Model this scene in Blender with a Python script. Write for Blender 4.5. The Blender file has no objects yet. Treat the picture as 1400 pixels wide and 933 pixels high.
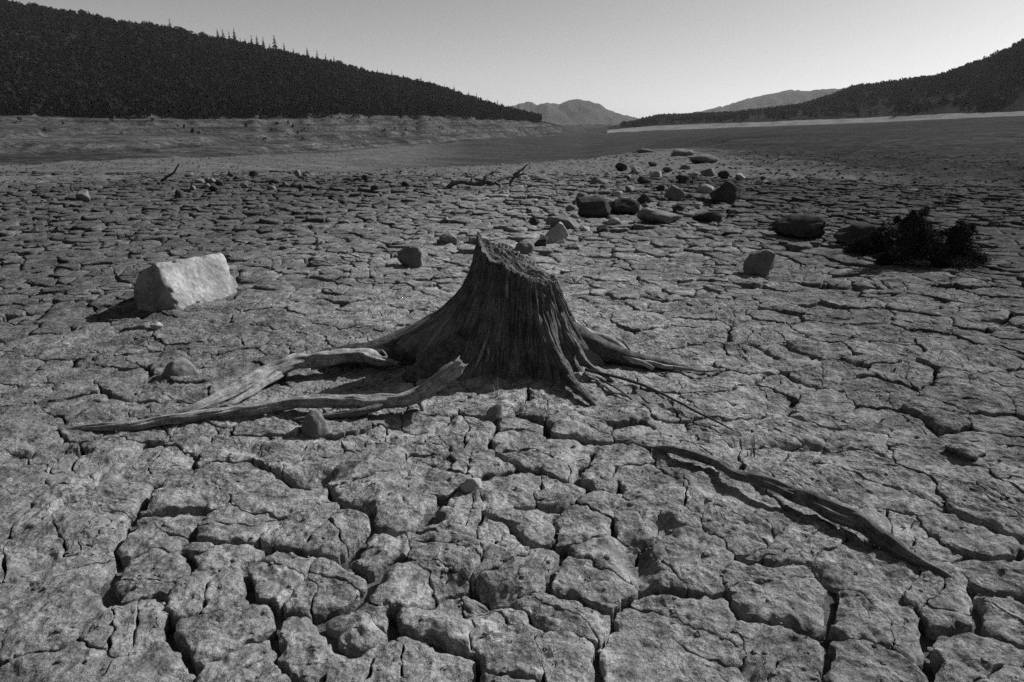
import bpy, math, random
import numpy as np
from mathutils import Vector, noise as mnoise

# ------------------------------------------------------------------ camera, sky, sun, exposure
R = math.radians
SC = bpy.context.scene
COL = SC.collection
F = 933.0                      # focal length in photograph pixels (24 mm on 36 mm film, 1400 px wide)
CAM_H = 1.25
HORIZON = 168.0
PITCH = math.atan((466.5 - HORIZON) / F)

cam_d = bpy.data.cameras.new('camera')
cam_d.sensor_width = 36.0
cam_d.lens = 36.0 * F / 1400.0
cam_d.clip_start = 0.05
cam_d.clip_end = 40000
cam = bpy.data.objects.new('camera', cam_d)
COL.objects.link(cam)
cam.location = (0, 0, CAM_H)
cam.rotation_euler = (math.pi / 2 - PITCH, 0, 0)
SC.camera = cam

SUN_EL = R(36)
SUN_AZ = R(57)                 # measured from +Y (view direction) towards +X (right)
world = bpy.data.worlds.new('World')
SC.world = world
world.use_nodes = True
wn = world.node_tree.nodes
wl = world.node_tree.links
wn.clear()
sky = wn.new('ShaderNodeTexSky')
sky.sky_type = 'NISHITA'
sky.sun_disc = False
sky.sun_elevation = SUN_EL
sky.sun_rotation = SUN_AZ
sky.altitude = 600
sky.air_density = 0.8
sky.dust_density = 1.3
sky.ozone_density = 1.0
bw = wn.new('ShaderNodeSeparateColor')           # black-and-white film behind a red filter
bg = wn.new('ShaderNodeBackground')
bg.inputs['Strength'].default_value = 0.085
wo = wn.new('ShaderNodeOutputWorld')
wl.new(sky.outputs[0], bw.inputs[0])
wl.new(bw.outputs[0], bg.inputs[0])
wl.new(bg.outputs[0], wo.inputs[0])

sun_d = bpy.data.lights.new('sun', 'SUN')
sun_d.energy = 5.0
sun_d.angle = R(0.55)
sun_d.color = (1, 1, 1)
sun = bpy.data.objects.new('sun', sun_d)
COL.objects.link(sun)
sd = Vector((math.sin(SUN_AZ) * math.cos(SUN_EL), math.cos(SUN_AZ) * math.cos(SUN_EL), math.sin(SUN_EL)))
sun.rotation_euler = sd.to_track_quat('Z', 'Y').to_euler()

SC.view_settings.view_transform = 'Standard'
SC.view_settings.look = 'None'
SC.view_settings.gamma = 1
SC.view_settings.use_curve_mapping = False
SC.view_settings.exposure = 0.42
SC.render.engine = 'CYCLES'
SC.cycles.use_denoising = False
SC.cycles.max_bounces = 6
SC.cycles.diffuse_bounces = 3
SC.cycles.volume_bounces = 0

# ------------------------------------------------------------------ pixel helpers
CP, SP = math.cos(PITCH), math.sin(PITCH)
def ray(px, py):
    x = (px - 700.0) / F
    y = (466.5 - py) / F
    return (x, CP + y * SP, -SP + y * CP)
def G(px, py, z=0.0):            # where the pixel's ray meets the level z
    d = ray(px, py)
    t = (z - CAM_H) / d[2]
    return Vector((d[0] * t, d[1] * t, z))
def AT(px, py, Y):               # the pixel's point at depth Y in front of the camera
    d = ray(px, py)
    t = Y / d[1]
    return Vector((d[0] * t, Y, CAM_H + d[2] * t))
def ppm(Y, z=0.0):               # photograph pixels per metre at depth Y
    return F / (Y * CP + (CAM_H - z) * SP)

# ------------------------------------------------------------------ numpy noise
rng = np.random.default_rng(7)
PERM = rng.permutation(256).astype(np.int64)
PERM = np.concatenate([PERM, PERM, PERM])
ANG = rng.uniform(0, 2 * np.pi, 256)
GX, GY = np.cos(ANG), np.sin(ANG)
def pn(x, y):
    x = np.asarray(x, float); y = np.asarray(y, float)
    xi = np.floor(x).astype(np.int64); yi = np.floor(y).astype(np.int64)
    xf = x - xi; yf = y - yi
    u = xf * xf * xf * (xf * (xf * 6 - 15) + 10); v = yf * yf * yf * (yf * (yf * 6 - 15) + 10)
    def g(ix, iy, fx, fy):
        h = PERM[PERM[ix & 255] + (iy & 255)]
        return GX[h] * fx + GY[h] * fy
    a = g(xi, yi, xf, yf); b = g(xi + 1, yi, xf - 1, yf)
    c = g(xi, yi + 1, xf, yf - 1); d = g(xi + 1, yi + 1, xf - 1, yf - 1)
    return (a + u * (b - a) + v * ((c + u * (d - c)) - (a + u * (b - a)))) * 1.5
def fbm(x, y, octv=4, gain=0.5, lac=2.03):
    s = 0; a = 1.0; n = 0
    for i in range(octv):
        s = s + a * pn(x + 17.3 * i, y - 9.1 * i); n += a
        a *= gain; x = x * lac; y = y * lac
    return s / n
def sstep(a, b, x):
    t = np.clip((x - a) / (b - a), 0, 1)
    return t * t * (3 - 2 * t)

# ------------------------------------------------------------------ mesh + object helpers
def mesh_arrays(name, v, quads=None, tris=None, smooth=True):
    me = bpy.data.meshes.new(name)
    v = np.asarray(v, np.float32)
    nq = 0 if quads is None else len(quads)
    nt = 0 if tris is None else len(tris)
    me.vertices.add(len(v))
    me.vertices.foreach_set('co', v.ravel())
    me.loops.add(nq * 4 + nt * 3)
    li = []
    if nq: li.append(np.asarray(quads, np.int32).ravel())
    if nt: li.append(np.asarray(tris, np.int32).ravel())
    me.loops.foreach_set('vertex_index', np.concatenate(li))
    me.polygons.add(nq + nt)
    st = np.concatenate([np.arange(nq) * 4, nq * 4 + np.arange(nt) * 3]).astype(np.int32)
    me.polygons.foreach_set('loop_start', st)
    me.polygons.foreach_set('loop_total', np.concatenate([np.full(nq, 4), np.full(nt, 3)]).astype(np.int32))
    me.polygons.foreach_set('use_smooth', np.full(nq + nt, smooth))
    me.update(calc_edges=True)
    me.validate()
    return me
def obj(name, me, mat, parent=None, loc=(0, 0, 0)):
    o = bpy.data.objects.new(name, me)
    COL.objects.link(o)
    o.location = loc
    if mat and me is not None and not me.materials:
        me.materials.append(mat)
    if parent: o.parent = parent
    return o
def tag(o, label=None, cat=None, group=None, kind=None):
    if label: o['label'] = label
    if cat: o['category'] = cat
    if group: o['group'] = group
    if kind: o['kind'] = kind
    return o
def vattr(me, name, data):
    a = me.attributes.new(name, 'FLOAT_VECTOR', 'POINT')
    a.data.foreach_set('vector', np.asarray(data, np.float32).ravel())
class Acc:                       # collects many small shapes that become one mesh
    def __init__(s): s.v = []; s.q = []; s.t = []; s.n = 0
    def add(s, v, q=None, t=None):
        s.v.append(np.asarray(v, float))
        if q is not None and len(q): s.q.append(np.asarray(q) + s.n)
        if t is not None and len(t): s.t.append(np.asarray(t) + s.n)
        s.n += len(v)
    def mesh(s, name, off=(0, 0, 0), smooth=True):
        return mesh_arrays(name, np.concatenate(s.v) - np.asarray(off), np.concatenate(s.q) if s.q else None,
                           np.concatenate(s.t) if s.t else None, smooth)

# ------------------------------------------------------------------ materials (all grey: the photograph is black and white)
class NT:
    def __init__(s, name):
        s.m = bpy.data.materials.new(name); s.m.use_nodes = True
        s.t = s.m.node_tree; s.n = s.t.nodes; s.l = s.t.links
        s.p = s.n['Principled BSDF']; s.p.inputs['Roughness'].default_value = 0.95
        s.p.inputs['Specular IOR Level'].default_value = 0.0
    def link(s, a, b): s.l.new(a, b)
    def noise(s, vec, scale, detail=4, rough=0.55, dist=0.0):
        n = s.n.new('ShaderNodeTexNoise'); n.inputs['Scale'].default_value = scale
        n.inputs['Detail'].default_value = detail; n.inputs['Roughness'].default_value = rough
        n.inputs['Distortion'].default_value = dist
        if vec: s.link(vec, n.inputs['Vector'])
        return n.outputs['Fac']
    def voro(s, vec, scale, feature='F1', out='Distance'):
        n = s.n.new('ShaderNodeTexVoronoi'); n.feature = feature; n.inputs['Scale'].default_value = scale
        if vec: s.link(vec, n.inputs['Vector'])
        return n.outputs[out]
    def ramp(s, fac, a, b, lo, hi):
        n = s.n.new('ShaderNodeMapRange'); n.inputs[1].default_value = a; n.inputs[2].default_value = b
        n.inputs[3].default_value = lo; n.inputs[4].default_value = hi
        s.link(fac, n.inputs[0]); return n.outputs[0]
    def math(s, op, a, b=None):
        n = s.n.new('ShaderNodeMath'); n.operation = op
        for i, x in enumerate((a, b)):
            if x is None: continue
            if isinstance(x, (int, float)): n.inputs[i].default_value = x
            else: s.link(x, n.inputs[i])
        return n.outputs[0]
    def pos(s): return s.n.new('ShaderNodeNewGeometry').outputs['Position']
    def objco(s): return s.n.new('ShaderNodeTexCoord').outputs['Object']
    def attr(s, name):
        n = s.n.new('ShaderNodeAttribute'); n.attribute_name = name; return n.outputs['Vector']
    def scale(s, vec, sc):
        n = s.n.new('ShaderNodeMapping'); n.inputs['Scale'].default_value = sc
        s.link(vec, n.inputs['Vector']); return n.outputs[0]
    def color(s, fac):
        c = s.n.new('ShaderNodeCombineColor')
        for i in range(3): s.link(fac, c.inputs[i])
        s.link(c.outputs[0], s.p.inputs['Base Color'])
    def bump(s, hgt, dist, prev=None, strength=1.0):
        b = s.n.new('ShaderNodeBump'); b.inputs['Strength'].default_value = strength
        b.inputs['Distance'].default_value = dist
        s.link(hgt, b.inputs['Height'])
        if prev: s.link(prev, b.inputs['Normal'])
        return b.outputs[0]
    def normal(s, n): s.link(n, s.p.inputs['Normal'])

def m_mud(name='dried_mud', lo=0.155, hi=0.39, damp_shade=True):
    k = NT(name); P = k.pos()
    big = k.noise(P, 1.3, 5, 0.6)
    mid = k.noise(P, 11, 7, 0.7, 0.6)
    gran = k.noise(P, 55, 5, 0.75)
    fine = k.noise(P, 170, 4, 0.7)
    pits = k.voro(P, 70)
    rough = k.ramp(k.noise(P, 5.5, 3, 0.5), 0.38, 0.62, 0.15, 1.0)      # crumbly here, smooth silt skin there
    c = k.ramp(mid, 0.38, 0.62, lo, hi)
    c = k.math('MULTIPLY', c, k.ramp(big, 0.3, 0.7, 0.78, 1.18))
    sp = k.ramp(gran, 0.36, 0.62, 0.50, 1.35)
    sp = k.math('ADD', k.math('MULTIPLY', sp, rough), k.math('SUBTRACT', 1.0, rough))
    c = k.math('MULTIPLY', c, sp)
    c = k.math('MULTIPLY', c, k.ramp(fine, 0.35, 0.65, 0.66, 1.30))
    if damp_shade:                                    # falloff of light and far crack shade painted into the colour, besides damper mud
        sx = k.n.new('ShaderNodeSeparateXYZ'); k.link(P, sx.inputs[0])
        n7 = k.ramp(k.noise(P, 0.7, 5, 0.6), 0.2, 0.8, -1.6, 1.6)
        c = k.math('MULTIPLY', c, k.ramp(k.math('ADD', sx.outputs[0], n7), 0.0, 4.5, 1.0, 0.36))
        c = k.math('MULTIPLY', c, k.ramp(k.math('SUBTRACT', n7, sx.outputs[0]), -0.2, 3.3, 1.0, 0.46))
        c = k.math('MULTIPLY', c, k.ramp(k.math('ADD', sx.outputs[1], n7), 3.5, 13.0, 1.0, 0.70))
    k.color(c)
    b = k.bump(k.noise(P, 22, 5, 0.7), 0.012)
    b = k.bump(k.math('MULTIPLY', pits, rough), 0.014, b)
    b = k.bump(k.math('MULTIPLY', gran, rough), 0.016, b)
    b = k.bump(fine, 0.0035, b)
    k.normal(b); k.p.inputs['Roughness'].default_value = 1.0
    return k.m
def m_soil(name, lo, hi, s1=2.0, s2=30.0, bd=0.02, crack=0.0):
    k = NT(name); P = k.pos()
    a = k.noise(P, s1, 8, 0.65); f = k.noise(P, s2, 6, 0.7)
    c = k.ramp(a, 0.3, 0.7, lo, hi)
    c = k.math('MULTIPLY', c, k.ramp(f, 0.25, 0.75, 0.65, 1.3))
    k.color(c)
    b = k.bump(f, bd); b = k.bump(a, bd * 4, b)
    k.normal(b); k.p.inputs['Roughness'].default_value = 1.0
    return k.m
def m_lakebed():
    # one sheet: dry mud close by, darker damp silt on the plain beyond the rise
    k = NT('lake_bed_mud'); P = k.pos()
    z = k.n.new('ShaderNodeAttribute'); z.attribute_name = 'zone'
    sep = k.n.new('ShaderNodeSeparateXYZ'); k.link(z.outputs['Vector'], sep.inputs[0])
    near = k.ramp(k.noise(P, 9, 8, 0.7), 0.36, 0.64, 0.06, 0.20)
    fine = k.noise(P, 45, 6, 0.7)
    near = k.math('MULTIPLY', near, k.ramp(fine, 0.25, 0.75, 0.65, 1.3))
    st = k.scale(P, (0.05, 0.08, 0.1))
    far = k.ramp(k.noise(st, 1.0, 8, 0.65), 0.36, 0.64, 0.028, 0.050)
    far = k.math('MULTIPLY', far, k.ramp(k.noise(P, 0.9, 9, 0.85), 0.36, 0.64, 0.3, 1.8))
    w = k.math('ADD', sep.outputs[0], k.ramp(k.noise(P, 0.5, 9, 0.75), 0.3, 0.7, -0.55, 0.55))
    w = k.ramp(w, 0.15, 0.85, 0, 1)
    c = k.math('ADD', k.math('MULTIPLY', near, k.math('SUBTRACT', 1.0, w)), k.math('MULTIPLY', far, w))
    pale = k.ramp(k.noise(st, 2.0, 6, 0.6), 0.36, 0.64, 0.08, 0.12)
    pale = k.math('MULTIPLY', pale, k.ramp(k.noise(P, 0.6, 9, 0.85), 0.38, 0.62, 0.45, 1.5))
    c = k.math('ADD', k.math('MULTIPLY', c, k.math('SUBTRACT', 1.0, sep.outputs[1])), k.math('MULTIPLY', pale, sep.outputs[1]))
    k.color(c)
    b = k.bump(k.noise(P, 7, 8, 0.75), 0.05); b = k.bump(fine, 0.01, b)
    k.normal(b); k.p.inputs['Roughness'].default_value = 1.0
    return k.m
def m_wood(name, lo, hi, depth=0.006, patch=0.0):
    k = NT(name); A = k.attr('grain')
    g = k.noise(k.scale(A, (1, 1, 0.05)), 9, 6, 0.65, 0.4)
    g2 = k.noise(k.scale(A, (1, 1, 0.03)), 32, 4, 0.6)
    big = k.noise(A, 0.8, 4, 0.6)
    c = k.ramp(g, 0.3, 0.7, lo, hi)
    c = k.math('MULTIPLY', c, k.ramp(g2, 0.3, 0.7, 0.7, 1.25))
    c = k.math('MULTIPLY', c, k.ramp(big, 0.36, 0.64, 0.6, 1.35))
    k.color(c)
    b = k.bump(g, depth * 1.6); b = k.bump(g2, depth * 0.5, b)
    k.normal(b); k.p.inputs['Roughness'].default_value = 0.9
    return k.m
def m_rock(name, lo, hi, bd=0.01):
    k = NT(name); P = k.objco()
    a = k.noise(P, 6, 8, 0.65); f = k.noise(P, 60, 5, 0.7)
    c = k.ramp(a, 0.3, 0.7, lo, hi); c = k.math('MULTIPLY', c, k.ramp(f, 0.25, 0.75, 0.78, 1.2))
    k.color(c)
    b = k.bump(a, bd * 2); b = k.bump(f, bd * 0.4, b); k.normal(b)
    return k.m
def m_leaf(name, lo, hi, s=0.3):
    k = NT(name); P = k.pos()
    k.color(k.ramp(k.noise(P, s, 4, 0.6), 0.3, 0.7, lo, hi)); return k.m

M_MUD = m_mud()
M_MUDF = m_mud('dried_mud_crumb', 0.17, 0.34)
M_BED = m_lakebed()
M_STUMP = m_wood('weathered_stump_wood', 0.06, 0.24, 0.012)
M_CUT = m_wood('sun_bleached_stump_top', 0.12, 0.38, 0.016)
M_PALE = m_wood('bleached_driftwood', 0.18, 0.48, 0.006)
M_DARKW = m_wood('dark_driftwood', 0.06, 0.15, 0.006)
M_GREYW = m_wood('grey_driftwood', 0.10, 0.26, 0.006)
M_TWIG = m_wood('twig_bark', 0.04, 0.09, 0.002)
M_ROCK = m_rock('grey_boulder', 0.10, 0.22)
M_ROCKD = m_rock('dark_boulder', 0.035, 0.08)
M_ROCKP = m_rock('pale_boulder', 0.22, 0.38)
def m_block():
    k = NT('white_limestone'); P = k.objco()
    a = k.noise(P, 5, 8, 0.7, 0.5); f = k.noise(P, 38, 6, 0.75); v = k.voro(P, 22)
    c = k.ramp(a, 0.38, 0.62, 0.18, 0.34); c = k.math('MULTIPLY', c, k.ramp(f, 0.35, 0.65, 0.72, 1.2))
    c = k.math('MULTIPLY', c, k.ramp(k.noise(P, 2.2, 5, 0.7), 0.35, 0.6, 0.8, 1.1))
    k.color(c)
    b = k.bump(a, 0.03); b = k.bump(v, 0.008, b); b = k.bump(f, 0.006, b); k.normal(b)
    return k.m
M_BLOCK = m_block()
M_SHRUB = m_leaf('dark_scrub_leaf', 0.025, 0.06, 8)
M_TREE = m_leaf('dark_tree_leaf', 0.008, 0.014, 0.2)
M_TRUNK = m_leaf('dark_tree_bark', 0.03, 0.05, 1)
M_GRASS = m_leaf('dry_grass_blade', 0.25, 0.4, 20)
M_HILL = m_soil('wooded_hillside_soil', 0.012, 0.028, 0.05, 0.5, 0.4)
M_MOUNT = m_soil('far_mountain_rock', 0.03, 0.06, 0.004, 0.02, 12.0)

def m_shore():
    k = NT('exposed_shore_soil'); P = k.pos()
    bands = k.noise(k.scale(P, (0.012, 0.012, 0.95)), 1.0, 6, 0.7)
    a = k.noise(P, 0.11, 8, 0.7); f = k.noise(P, 0.8, 8, 0.8)
    c = k.ramp(bands, 0.36, 0.64, 0.028, 0.082)
    c = k.math('MULTIPLY', c, k.ramp(a, 0.38, 0.62, 0.45, 1.4))
    c = k.math('MULTIPLY', c, k.ramp(f, 0.40, 0.60, 0.3, 1.8))
    k.color(c)
    b = k.bump(f, 0.5); k.normal(b); k.p.inputs['Roughness'].default_value = 1.0
    return k.m
M_SHORE = m_shore()
M_STRAND = m_soil('pale_strand_gravel', 0.12, 0.20, 0.05, 0.4, 0.2)

# ------------------------------------------------------------------ ground height
PITS = [(632, 812, .15, .085, .055), (432, 648, .13, .07, .045), (868, 762, .055, .11, .05), (905, 722, .04, .05, .03),
        (593, 712, .04, .03, .04), (350, 615, .10, .04, .03), (90, 618, .10, .05, .045), (25, 625, .07, .04, .04),
        (1075, 612, .22, .05, .045), (170, 425, .35, .25, .03), (330, 385, .12, .15, .06)]
PITW = [(G(a, b), rx, ry, d) for a, b, rx, ry, d in PITS]
def U(x, y):                     # level of the mud surface around the camera
    h = 0.028 * pn(x * 0.55 + 3.1, y * 0.55) + 0.014 * pn(x * 1.7, y * 1.7 + 8)
    r = np.hypot(x, y)
    h = h + sstep(8, 25, r) * 0.10 * pn(x * 0.16 + 5, y * 0.16)
    h = h + 0.05 * np.exp(-(((x - 0.02) ** 2 + (y - 3.5) ** 2) / 0.55 ** 2))     # soil heaped at the stump's foot
    return h
def pits(x, y):
    h = np.zeros_like(x)
    for p, rx, ry, d in PITW:
        h = h - d * np.exp(-((((x - p.x) / rx) ** 2 + ((y - p.y) / ry) ** 2) ** 1.6))
    return h
def Uz(x, y): return float(U(np.array([x]), np.array([y]))[0])

# ------------------------------------------------------------------ terrain: one polar sheet out to the far country
# column: pixel x, crest row, (row, distance) of shore foot, shore top, ridge
COLS = [(-700, 246, (250, 90), (140, 260), (-120, 500)),
        (-300, 245, (238, 108), (148, 300), (-60, 560)),
        (0, 243, (225, 130), (150, 330), (16, 620)),
        (200, 241, (217, 150), (153, 330), (50, 640)),
        (330, 239, (214, 172), (154, 345), (72, 655)),
        (460, 236, (209, 215), (153, 380), (97, 680)),
        (600, 231, (197, 300), (156, 470), (126, 720)),
        (690, 228, (190, 420), (161, 560), (155, 700)),
        (740, 225, (187, 520), (167, 640), (166, 740)),
        (800, 220, (184, 640), (181, 720), (179, 820)),
        (860, 212, (180.5, 690), (175, 790), (171, 1100)),
        (900, 207, (178.5, 690), (172, 780), (161, 1300)),
        (1000, 205, (174.5, 620), (168, 690), (158, 1400)),
        (1090, 212, (171.5, 560), (165, 620), (149, 1350)),
        (1160, 216, (169, 520), (162.5, 575), (125, 1200)),
        (1270, 220, (164, 470), (157, 520), (112, 1020)),
        (1340, 222, (161, 445), (154, 495), (86, 960)),
        (1400, 224, (158, 425), (151, 470), (54, 900)),
        (1700, 230, (148, 380), (140, 420), (-20, 800)),
        (2100, 236, (140, 340), (130, 380), (-60, 740))]
def elev(px, py):
    d = ray(px, py); return d[2] / math.hypot(d[0], d[1])
keyD, keyZ, keyA = [], [], []
for px, cy, s2, s3, s4 in COLS:
    d = ray(px, HORIZON); az = math.atan2(d[0], d[1])
    g = G(px, cy); D0 = math.hypot(g.x, g.y)
    zs = [CAM_H + D * elev(px, py) for py, D in (s2, s3, s4)]
    Ds = [s2[1], s3[1], s4[1]]
    D1 = max(D0 * 1.9, 0.45 * Ds[0]) if px < 950 else 60
    z1 = zs[0] - 0.4 if px < 950 else zs[0] * 0.12
    D5 = Ds[2] * 1.35; z5 = zs[2] - max(4.0, 0.12 * Ds[2]) if zs[2] > 8 else min(zs[2], -2)
    keyA.append(az)
    keyD.append([0.2, D0 * 0.8, D0, D1] + Ds + [D5, 3000, 6400])
    keyZ.append([0, 0, -0.02, z1] + zs + [z5, -8, -20])
keyA = np.array(keyA); keyD = np.array(keyD); keyZ = np.array(keyZ)
def column(az):
    D = np.array([np.interp(az, keyA, keyD[:, k]) for k in range(keyD.shape[1])])
    D[4] *= 1 + 0.030 * float(pn(np.array([az * 70]), np.array([.5]))[0]); D[5] *= 1 + 0.035 * float(pn(np.array([az * 90]), np.array([3.5]))[0])
    Z = np.array([np.interp(az, keyA, keyZ[:, k]) for k in range(keyZ.shape[1])])
    return D, Z
def pchip(xq, x, y):             # monotone cubic, so shores and ridges bend without overshooting
    h = np.diff(x); dl = np.diff(y) / h
    m = np.zeros_like(y)
    for i in range(1, len(x) - 1):
        if dl[i - 1] * dl[i] > 0:
            w1 = 2 * h[i] + h[i - 1]; w2 = h[i] + 2 * h[i - 1]
            m[i] = (w1 + w2) / (w1 / dl[i - 1] + w2 / dl[i])
    m[0] = dl[0]; m[-1] = dl[-1]
    i = np.clip(np.searchsorted(x, xq) - 1, 0, len(x) - 2)
    t = np.clip((xq - x[i]) / h[i], 0, 1)
    return ((2 * t**3 - 3 * t**2 + 1) * y[i] + (t**3 - 2 * t**2 + t) * h[i] * m[i]
            + (-2 * t**3 + 3 * t**2) * y[i + 1] + (t**3 - t**2) * h[i] * m[i + 1])
def terrain_z(az, r, D=None, Z=None):
    if D is None: D, Z = column(az)
    r = np.atleast_1d(np.asarray(r, float))
    z = pchip(np.log(r), np.log(D), Z)
    x = r * math.sin(az); y = r * math.cos(az)
    s = np.interp(r, D, np.arange(len(D)))          # which belt: 4 = shore foot, 5 = shore top, 6 = ridge
    # terraces left by the falling water, only on the shore
    sh = sstep(4.0, 4.15, s) * (1 - sstep(4.85, 5.1, s))
    step = 2.6
    zz = z + 0.8 * pn(x * 0.02, y * 0.02)
    ph = zz / step - np.floor(zz / step)
    z = z + sh * (sstep(0.55, 0.95, ph) - ph) * step * 0.75 * sstep(2, 10, Z[5] - Z[4])
    z = z + sstep(30, 120, r) * (1 - sstep(4.6, 5.4, s)) * 0.25 * pn(x * 0.05, y * 0.05)
    hill = sstep(4.6, 5.6, s)
    z = z + hill * np.minimum(Z[6] * 0.05 + 1.0, 4.5) * fbm(x * 0.012, y * 0.012, 4)
    z = z + U(x, y) * (1 - sstep(20, 60, r))
    return z, s

az_in = np.arange(R(-52), R(52), R(0.4))
az_out = np.linspace(R(52), R(308), 60, endpoint=False)
AZ = np.concatenate([az_in, az_out])
BELT = [(2, 3, 40), (3, 4, 46), (4, 5, 60), (5, 6, 60), (6, 7, 24), (7, 8, 14), (8, 9, 8)]
NEAR = 150
NA, NR = len(AZ), 1 + NEAR + sum(b_[2] for b_ in BELT)
V = np.zeros((NA, NR, 3)); S = np.zeros((NA, NR))
for i, az in enumerate(AZ):
    a = az if az < math.pi else az - 2 * math.pi
    a = max(min(a, keyA[-1]), keyA[0]) if abs(a) < R(100) else (keyA[-1] if a > 0 else keyA[0])
    D, Z = column(a)
    RR = [np.array([0.02]), np.exp(np.linspace(math.log(0.35), math.log(D[2]), NEAR))]
    srow = [np.zeros(1), np.full(NEAR, 1.5)]
    for k0, k1, cnt in BELT:
        t = np.arange(1, cnt + 1) / cnt
        RR.append(D[k0] * (D[k1] / D[k0]) ** t); srow.append(k0 + t)
    RR = np.concatenate(RR); srow = np.concatenate(srow)
    z, s = terrain_z(a, RR, D, Z)
    x = RR * math.sin(az); y = RR * math.cos(az)
    silt = sstep(0.15, 0.55, pn(x * 0.8 + 31, y * 0.8)) * sstep(2.6, 4.5, RR)      # patches where silt has filled the cracks
    z = z - 0.046 * (1 - 0.85 * silt) * (1 - sstep(16.5, 20.3, RR)) + 0.016 * pn(x * 9, y * 9) * (1 - sstep(4, 10, RR))
    z = z + 1.15 * pits(x, y) + 0.012 * pn(x * 21, y * 21) * (1 - sstep(3, 6, RR))
    rough = sstep(13, 18, RR) * (1 - sstep(40, 80, RR))
    z = z + rough * (0.06 * fbm(x * 2.2, y * 2.2, 3) + 0.05 * pn(x * 5, y * 5))
    V[i, :, 0] = x; V[i, :, 1] = y; V[i, :, 2] = z; S[i] = srow
V = V.reshape(-1, 3); S = S.reshape(-1)
ii, jj = np.meshgrid(np.arange(NA), np.arange(NR - 1), indexing='ij')
i2 = (ii + 1) % NA
quads = np.stack([ii * NR + jj, i2 * NR + jj, i2 * NR + jj + 1, ii * NR + jj + 1], -1).reshape(-1, 4)
quads = quads[:, ::-1]
smid = S[quads].mean(1); xm = V[quads][:, :, 0].mean(1)
azm = np.arctan2(V[quads][:, :, 0].mean(1), V[quads][:, :, 1].mean(1))
gap = math.atan2(ray(770, HORIZON)[0], ray(770, HORIZON)[1])
def submesh(name, mask):
    q = quads[mask]; u, inv = np.unique(q, return_inverse=True)
    return mesh_arrays(name, V[u], inv.reshape(-1, 4)), u
bed = (smid < 4) | ((azm > gap - 0.0) & (azm < gap + 0.06)) | (smid > 8)
left = azm <= gap
me, u = submesh('lake_bed', bed)
rr = np.hypot(V[u, 0], V[u, 1]); azv = np.arctan2(V[u, 0], V[u, 1])
PX = 700 + F * np.tan(np.clip(azv, -1.3, 1.3)) / (CP + 0.32 * SP)
damp0 = np.interp(PX, [0, 500, 700, 900, 1000, 1150, 1400], [17, 19, 22, 27, 17, 12.5, 9.5])
zone = np.zeros((len(u), 3)); zone[:, 0] = sstep(0.7, 2.2, rr / damp0)
dsh = np.interp(azv, keyA, keyD[:, 4])
zone[:, 1] = np.clip((rr / dsh - 0.35) / 0.3, 0, 1) * np.clip((-azv - R(3)) / R(5), 0, 1) * (rr < 700) * 0.9
vattr(me, 'zone', zone)
lake_bed = tag(obj('lake_bed', me, M_BED), kind='structure')
sh = ~bed & (smid >= 4) & (smid < 5)
me, u = submesh('shore', sh & left); tag(obj('shore', me, M_SHORE), kind='structure')
me, u = submesh('strand', sh & ~left); tag(obj('strand', me, M_STRAND), kind='structure')
hl = ~bed & (smid >= 5)
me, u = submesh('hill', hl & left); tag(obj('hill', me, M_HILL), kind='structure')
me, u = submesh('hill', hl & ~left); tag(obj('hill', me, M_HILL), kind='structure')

Vg = V.reshape(NA, NR, 3); Rg = np.hypot(Vg[:, :, 0], Vg[:, :, 1]); Zg = Vg[:, :, 2]
def ground_at(x, y):             # level of the surface, read back from the sheet
    r = math.hypot(x, y); f = (math.atan2(x, y) - R(-52)) / R(0.4)
    i = min(max(int(f), 0), len(az_in) - 2); f = min(max(f - i, 0.0), 1.0)
    z = (1 - f) * np.interp(r, Rg[i], Zg[i]) + f * np.interp(r, Rg[i + 1], Zg[i + 1])
    t = min(max((r - 16.5) / 3.8, 0.0), 1.0)
    return float(z + 0.046 * (1 - t * t * (3 - 2 * t)))

# far mountains
def mountain(pts, D, depth, name='mountain', foot=176):
    px = np.array([p[0] for p in pts], float); py = np.array([p[1] for p in pts], float)
    n = 160; xs = np.linspace(px[0], px[-1], n); ys = np.interp(xs, px, py)
    ys = ys - 2.6 * (fbm(xs * 0.13, xs * 0 + D, 4)) * (ys < foot - 6)
    m = 34; vv = []
    for i in range(n):
        d = ray(xs[i], HORIZON); az = math.atan2(d[0], d[1])
        zr = CAM_H + D * elev(xs[i], ys[i])
        for j in range(m):
            t = j / (m - 1) * 2 - 1                     # -1 front foot, 0 ridge, 1 back foot
            r = D + t * depth
            prof = (1 - abs(t)) ** 1.15
            z = -25 + (zr + 25) * prof
            gl = fbm(np.array([xs[i] * 0.05 + 3 * t]), np.array([t * 2.2 + D]), 4)[0]
            z += gl * (zr + 25) * 0.55 * (abs(t) > 0.02) * min(1, abs(t) * 3) * (1 - abs(t))
            vv.append((r * math.sin(az), r * math.cos(az), z))
    a, b = np.meshgrid(np.arange(n - 1), np.arange(m - 1), indexing='ij')
    q = np.stack([a * m + b, a * m + b + 1, (a + 1) * m + b + 1, (a + 1) * m + b], -1).reshape(-1, 4)[:, ::-1]
    return tag(obj(name, mesh_arrays(name, vv, q), M_MOUNT), kind='structure')
mountain([(620, 168), (680, 150), (706, 142), (722, 138), (734, 143), (748, 139), (765, 142), (778, 136), (790, 134), (802, 137), (820, 142), (832, 150), (850, 156), (870, 161), (900, 166), (960, 172)], 3600, 900)
mountain([(820, 172), (880, 163), (930, 156), (960, 151), (985, 145), (1010, 137), (1035, 130), (1062, 124), (1078, 121), (1095, 124), (1115, 121), (1140, 120), (1160, 119), (1200, 118), (1250, 113), (1290, 118), (1330, 128), (1400, 150), (1480, 170)], 4300, 1000)
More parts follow.
